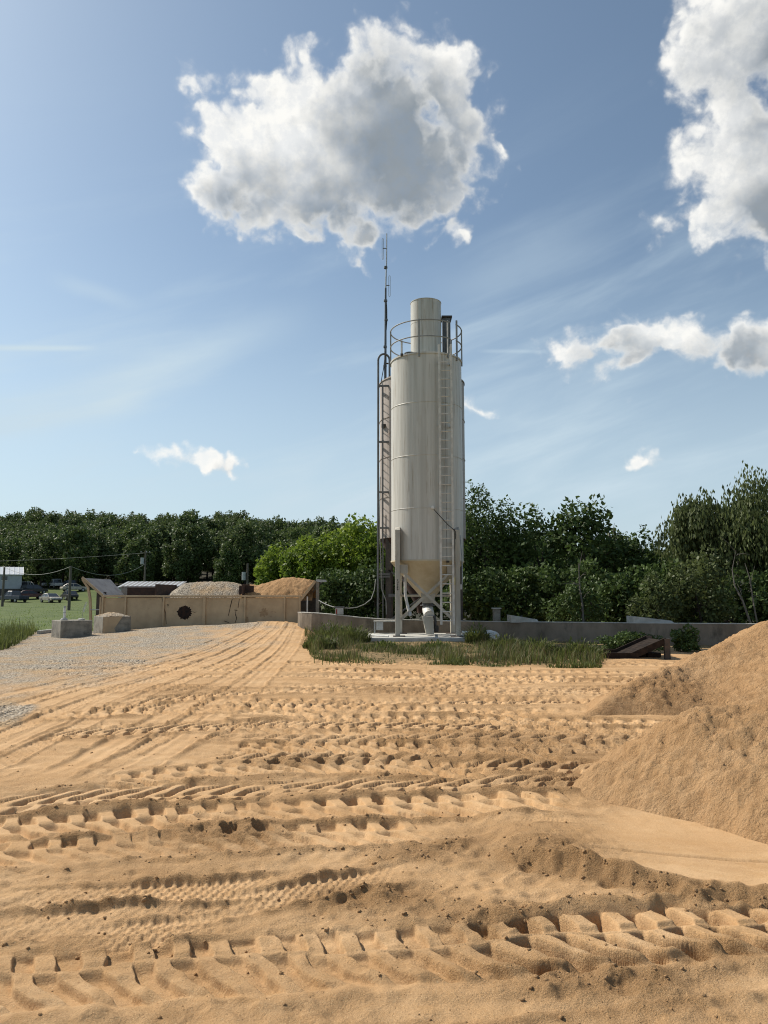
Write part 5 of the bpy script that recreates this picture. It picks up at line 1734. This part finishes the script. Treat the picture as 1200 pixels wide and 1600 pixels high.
# right-hand trees
D = 'dark trees right of the silos'
put('leafy_tree', 758, 770, 39, 2.25, 'leaf_dark', 'dense rounded dark tree touching the right side of the silos', 'tree', D, leaf=0.085, dens=1.1, blobs=90)
put('leafy_tree', 715, 790, 41, 1.8, 'leaf_dark', 'dark tree mostly hidden behind the cream silo', 'tree', D, leaf=0.10)
put('leafy_tree', 838, 796, 38, 1.7, 'leaf_dark', 'dark leafy tree with an open top, second right from the silo', 'tree', D, leaf=0.125, dens=0.85, blobs=50, hollow=0.6)
put('leafy_tree', 905, 795, 37, 1.9, 'leaf_dark', 'broad leafy dark tree in the middle of the right-hand trees', 'tree', D, leaf=0.135, dens=0.9, blobs=56, hollow=0.6)
put('leafy_tree', 965, 822, 38, 1.6, 'leaf_dark', 'blackish tree with thin bare twigs above its top', 'tree', D, leaf=0.11, blobs=52)
put('leafy_tree', 1005, 830, 37, 1.35, 'leaf_dark', 'narrow blackish tree next to the gap of sky', 'tree', D, leaf=0.11, blobs=46)
put('leafy_tree', 1045, 868, 35, 1.3, 'leaf_dark', 'low dark tree filling the foot of the gap of sky', 'tree', D, leaf=0.11, blobs=46)
for px, py, Y, rx in ((790, 832, 46, 2.2), (870, 830, 46, 2.3), (940, 838, 46, 2.2), (1020, 868, 46, 2.2), (1090, 850, 44, 2.2), (1180, 845, 44, 2.4), (1290, 845, 44, 2.6)):
    put('background_tree', px, py, Y, rx, 'leaf_dark', 'deep shaded tree in the second row behind the right-hand trees', 'tree', 'second row trees on the right', leaf=0.16, dens=0.9, blobs=50, crown_low=0.02)
put('willow_tree', 1098, 770, 33, 1.75, 'leaf_grey', 'grey green feathery willow beside the gap of sky', 'tree', 'feathery willows at the right edge', leaf=0.105, dens=3.0, droop=0.55, blobs=70, bark='bark_pale', hollow=0.35, crown_low=0.28, limbs=12)
put('willow_tree', 1185, 752, 32, 2.1, 'leaf_grey', 'tallest grey green feathery willow at the right edge', 'tree', 'feathery willows at the right edge', leaf=0.105, dens=3.0, droop=0.6, blobs=84, bark='bark_pale', hollow=0.35, crown_low=0.22, limbs=12)
put('willow_tree', 1300, 760, 33, 2.3, 'leaf_grey', 'grey green feathery willow just beyond the right edge', 'tree', 'feathery willows at the right edge', leaf=0.10, dens=1.2, droop=0.6, blobs=60, bark='bark_pale', crown_low=0.2)
for px, py, Y, rx in ((1085, 792, 35.5, 1.5), (1150, 785, 35.5, 1.9), (1215, 775, 35.5, 1.9)):
    put('willow_tree', px, py, Y, rx, 'leaf_grey', 'shaded willow standing close behind the feathery willows at the right edge', 'tree', 'willows of the second row', leaf=0.12, dens=2.2, droop=0.45, blobs=64, bark='bark_pale', hollow=0.25, crown_low=0.05, limbs=6)
put('shrub', 1088, 862, 29, 1.3, 'leaf_grey', 'leafy grey green shrub under the willow, behind the wall', 'shrub', leaf=0.085, blobs=56, trunk_r=0.05, crown_low=0.0)
put('shrub', 1020, 900, 28.5, 0.9, 'leaf_grey', 'leafy shrub behind the longer sloped concrete block', 'shrub', leaf=0.08, blobs=40, trunk_r=0.05, crown_low=0.0)
put('shrub', 905, 905, 29.5, 1.1, 'leaf_dark', 'tangled dark shrub around the bare trunk behind the wall', 'shrub', leaf=0.075, blobs=46, dens=0.7, trunk_r=0.05, crown_low=0.0)
# bare trunks showing against the shade
for (pts, r_, lb) in (([(912, 975), (910, 945), (906, 920), (904, 880)], 0.05, 'pale dead trunk standing behind the wall among the dark trees'),
                      ([(1180, 975), (1160, 938), (1148, 915), (1144, 890), (1150, 860)], 0.05, 'pale leaning trunk under the tall willow'),
                      ([(1186, 970), (1176, 935), (1172, 905), (1164, 880)], 0.035, 'thin pale trunk beside the leaning one under the willow')):
    Yt = 28.6 if pts[0][0] < 1000 else 27.6
    ps = [Vector(at(px, py, Yt + 0.1 * i)) for i, (px, py) in enumerate(pts)]
    ps[0].z = min(ps[0].z, 0.0) if 'low branch' not in lb else ps[0].z
    m = MB().tube(ps, [r_ * (1 - 0.22 * i) for i in range(len(ps))], 7)
    for i in range(9):
        s = ps[1].lerp(ps[-1], tr.random())
        e = s + Vector((tr.normal() * 0.35, tr.normal() * 0.2, abs(tr.normal()) * 0.35))
        m.tube([s, s.lerp(e, 0.5) + Vector((0, 0, 0.05)), e], [r_ * 0.28, r_ * 0.2, r_ * 0.08], 5, cap=False)
    tag(m.build('bare_trunk', MT['bark_pale'], smooth=True), lb, 'trunk', 'bare trunks behind the wall')
tw = MB()
for px, py in ((943, 815), (952, 812), (960, 817), (935, 822), (930, 803), (938, 806)):
    b = Vector(at(px, py, 37.5))
    tw.tube([b - Vector((0, 0, 1.0)), b - Vector((0.05, 0, 0.3)), b], [0.03, 0.02, 0.008], 5)
tag(tw.build('dead_twigs', MT['bark']), kind='stuff')

# ------------------------------------------------------------------ weeds
def blades(name, rg, pts, hmin, hmax, width, mat, lean=0.6, label=None, cap=None):
    n = len(pts)
    P = np.array(pts)
    h = rg.uniform(hmin, hmax, n) * (0.6 + 0.8 * rg.random(n))
    h = h * np.clip(0.75 + 1.3 * fbm(P[:, 0] * 1.6, P[:, 1] * 1.6, 3, 0.5, 71), 0.25, 1.9)
    if cap is not None:
        h = np.minimum(h, cap(P) * rg.uniform(0.55, 1.1, n))
    a = rg.uniform(0, 2 * math.pi, n)
    ln = h * lean * rg.random(n)
    side = np.stack([np.cos(a + 1.57), np.sin(a + 1.57), np.zeros(n)], -1)
    dirv = np.stack([np.cos(a), np.sin(a), np.zeros(n)], -1)
    w = (width * rg.uniform(0.6, 1.4, n))[:, None]
    mid = P + dirv * (ln * 0.3)[:, None] + np.array((0, 0, 1.0)) * (h * 0.6)[:, None]
    tip = P + dirv * ln[:, None] + np.array((0, 0, 1.0)) * h[:, None]
    V = np.stack([P - side * w, P + side * w, mid + side * w * 0.7, mid - side * w * 0.7, tip + side * w * 0.1, tip - side * w * 0.1], 1).reshape(-1, 3)
    k = np.arange(n)[:, None] * 6
    Q = np.concatenate([k + np.array([[0, 1, 2, 3]]), k + np.array([[3, 2, 4, 5]])])
    return tag(link(name, raw_mesh(name, V, Q, mat, False, {'tone': np.repeat(rg.random(n), 6)})), kind='stuff')


def scatter(rg, n, fn):
    out = []
    while len(out) < n:
        x, y, ok = fn()
        if ok:
            out.append((x, y, gz(x, y) - 0.02 if y < 33 else float(hill(np.array([x]), np.array([y]))[0])))
    return out


wl = [(w_.x, w_.y) for w_ in wp]


def wall_y(x):
    return np.interp(x, [a for a, b in wl], [b for a, b in wl])


def weed_zone():
    px = tr.uniform(478, 1110)
    yb_ = np.interp(px, [478, 490, 520, 700, 850, 925, 960, 1000, 1110], [1005, 1027, 1031, 1035, 1038, 1040, 1016, 1010, 1000])
    front = onz(px, yb_ + tr.normal() * 4.5 - 3)[1]
    y = front + (tr.random() ** 1.5) * (27 - front)
    x = (px - 600) / F_PX * y
    ok = y < wall_y(x) - 0.3 and not (x0 - 0.05 < x < x1 + 0.05 and 24.1 < y < 27.4)
    k = fbm(np.array([x * 0.8]), np.array([y * 0.8]), 3, 0.5, 41)[0]
    return x, y, ok and tr.random() < 0.40 + 1.9 * k


def grass_cap(P):
    """How high the weeds stand: trodden short in front of the pad and along the sand."""
    ppx, _ = pix(P[:, 0], P[:, 1], 0)
    lim_py = np.interp(ppx, [478, 500, 540, 568, 590, 735, 755, 800, 930, 1100], [985, 975, 985, 1003, 1006, 1006, 996, 998, 1012, 1008])
    lim = np.array([at(a_, b_, c_)[2] for a_, b_, c_ in zip(ppx, lim_py, P[:, 1])])
    return np.clip(lim, 0.05, 0.6)


x0, x1 = (572 - 600) / F_PX * 24.4, 3.25
blades('weed_grass', tr, scatter(tr, 7500, weed_zone), 0.08, 0.40, 0.010, MT['weed'], cap=grass_cap)
blades('dry_grass', tr, scatter(tr, 5500, weed_zone), 0.12, 0.50, 0.006, MT['dry'], cap=grass_cap)


def edge_zone():
    px = tr.uniform(482, 935)
    yb_ = np.interp(px, [478, 490, 520, 700, 850, 925], [1010, 1027, 1032, 1037, 1040, 1041])
    y = onz(px, yb_ + 3 - abs(tr.normal()) * 7)[1]
    x = (px - 600) / F_PX * y
    return x, y, tr.random() < 0.35 + 1.8 * fbm(np.array([x * 1.2]), np.array([y * 1.2]), 3, 0.5, 47)[0]


blades('edge_grass', tr, scatter(tr, 5200, edge_zone), 0.03, 0.16, 0.010, MT['weed'])


def left_zone():
    px, py = tr.uniform(-60, 62), tr.uniform(985, 1020)
    ok = py < np.interp(px, [-60, 0, 25, 45, 62], [1026, 1018, 1010, 1000, 988])
    q = onz(px, py)
    return q[0], q[1], ok


blades('bank_grass', tr, scatter(tr, 5200, left_zone), 0.15, 0.48, 0.010, MT['weed'])


def field_zone():
    y = 33 + 75 * tr.random() ** 1.6
    x = (tr.uniform(-40, 150) - 600) / F_PX * y
    return x, y, True


blades('field_grass', tr, scatter(tr, 3000, field_zone), 0.03, 0.10, 0.02, MT['leaf_bright'])

# tall weeds that stand out one by one
WG = 'tall weeds round the silo pad'
for i, (px, py_t, Y, rx, lb) in enumerate(((520, 962, 24.5, 0.75, 'bushy tall weed in front of the wall left of the pad'), (548, 966, 24.0, 0.65, 'bushy weed leaning over the left corner of the pad'),
                                          (500, 985, 22.5, 0.5, 'low weed clump at the left end of the green strip'), (745, 966, 23.6, 0.38, 'tall weed at the right front corner of the pad'),
                                          (790, 985, 22.0, 0.55, 'weed clump between the crumpled bag and the wall'), (840, 985, 20.0, 0.55, 'sunlit weed clump at the front of the green strip'),
                                          (905, 990, 19.6, 0.6, 'dark weed clump at the right end of the green strip'), (985, 988, 21.5, 0.8, 'shaded bush against the wall left of the steel ramp'),
                                          (1072, 982, 21.5, 0.42, 'small dark rounded bush against the wall right of the steel ramp'), (600, 1003, 22.4, 0.4, 'low weed clump before the pad below the left silo leg'),
                                          (680, 1006, 22.2, 0.45, 'yellowish low weed clump before the middle of the pad'))):
    top = at(px, py_t, Y)
    g0 = gz(top[0], Y)
    h = max(top[2] - g0, 0.3)
    if i not in (7, 8):
        wr = empty('weed_plant', (top[0], Y, g0))
        for nm, mt_, nb, wd in (('weed_blades', 'weed', int(700 * rx + 150), 0.011), ('dry_stalks', 'dry', int(160 * rx + 40), 0.006), ('weed_leaves', 'weed', int(500 * rx), 0.02)):
            a_ = tr.uniform(0, 6.283, nb)
            r_ = rx * np.sqrt(tr.random(nb))
            P_ = np.stack([r_ * np.cos(a_), r_ * np.sin(a_) * 0.8, np.full(nb, -0.03)], -1)
            hh_ = h * tr.uniform(0.45, 1.0, nb) * (1.05 - 0.6 * (r_ / rx) ** 1.5)
            if nm == 'weed_leaves':
                P_[:, 2] = hh_ * tr.uniform(0.15, 0.9, nb)
                hh_ = np.full(nb, 0.11)
            sd = np.stack([np.sin(a_ + tr.normal(size=nb)), np.cos(a_), np.zeros(nb)], -1)
            ot = np.stack([np.cos(a_), np.sin(a_), np.zeros(nb)], -1) + tr.normal(size=(nb, 3)) * 0.5
            ot[:, 2] = 0
            ln_ = (hh_ * tr.uniform(0.1, 0.7, nb))[:, None]
            up_ = np.array((0, 0, 1.0))
            md = P_ + ot * ln_ * 0.3 + up_ * (hh_ * 0.62)[:, None]
            tp = P_ + ot * ln_ + up_ * (hh_ * tr.uniform(0.75, 1.0, nb))[:, None]
            w_ = wd * tr.uniform(0.6, 1.4, (nb, 1))
            V_ = np.stack([P_ - sd * w_, P_ + sd * w_, md + sd * w_ * 0.8, md - sd * w_ * 0.8, tp + sd * w_ * 0.1, tp - sd * w_ * 0.1], 1).reshape(-1, 3)
            k_ = np.arange(nb)[:, None] * 6
            Q_ = np.concatenate([k_ + np.array([[0, 1, 2, 3]]), k_ + np.array([[3, 2, 4, 5]])])
            link(nm, raw_mesh(nm, V_, Q_, MT[mt_], False, {'tone': np.repeat(tr.random(nb), 6)}), wr)
        tag(wr, lb, 'weed', WG)
        continue
    tree('weed_plant', tr, MT['leaf_dark'], MT['weed'], h, rx, rx * 0.8, h * 0.52, 34, int(1500 + 1600 * rx), 0.042, lb, 'weed', WG, (top[0], Y, g0), trunk_r=0.012, limbs=10, zc=h * 0.5, hollow=0.35)

print('triangles', sum(len(m.loops) - 2 * len(m.polygons) for m in bpy.data.meshes))
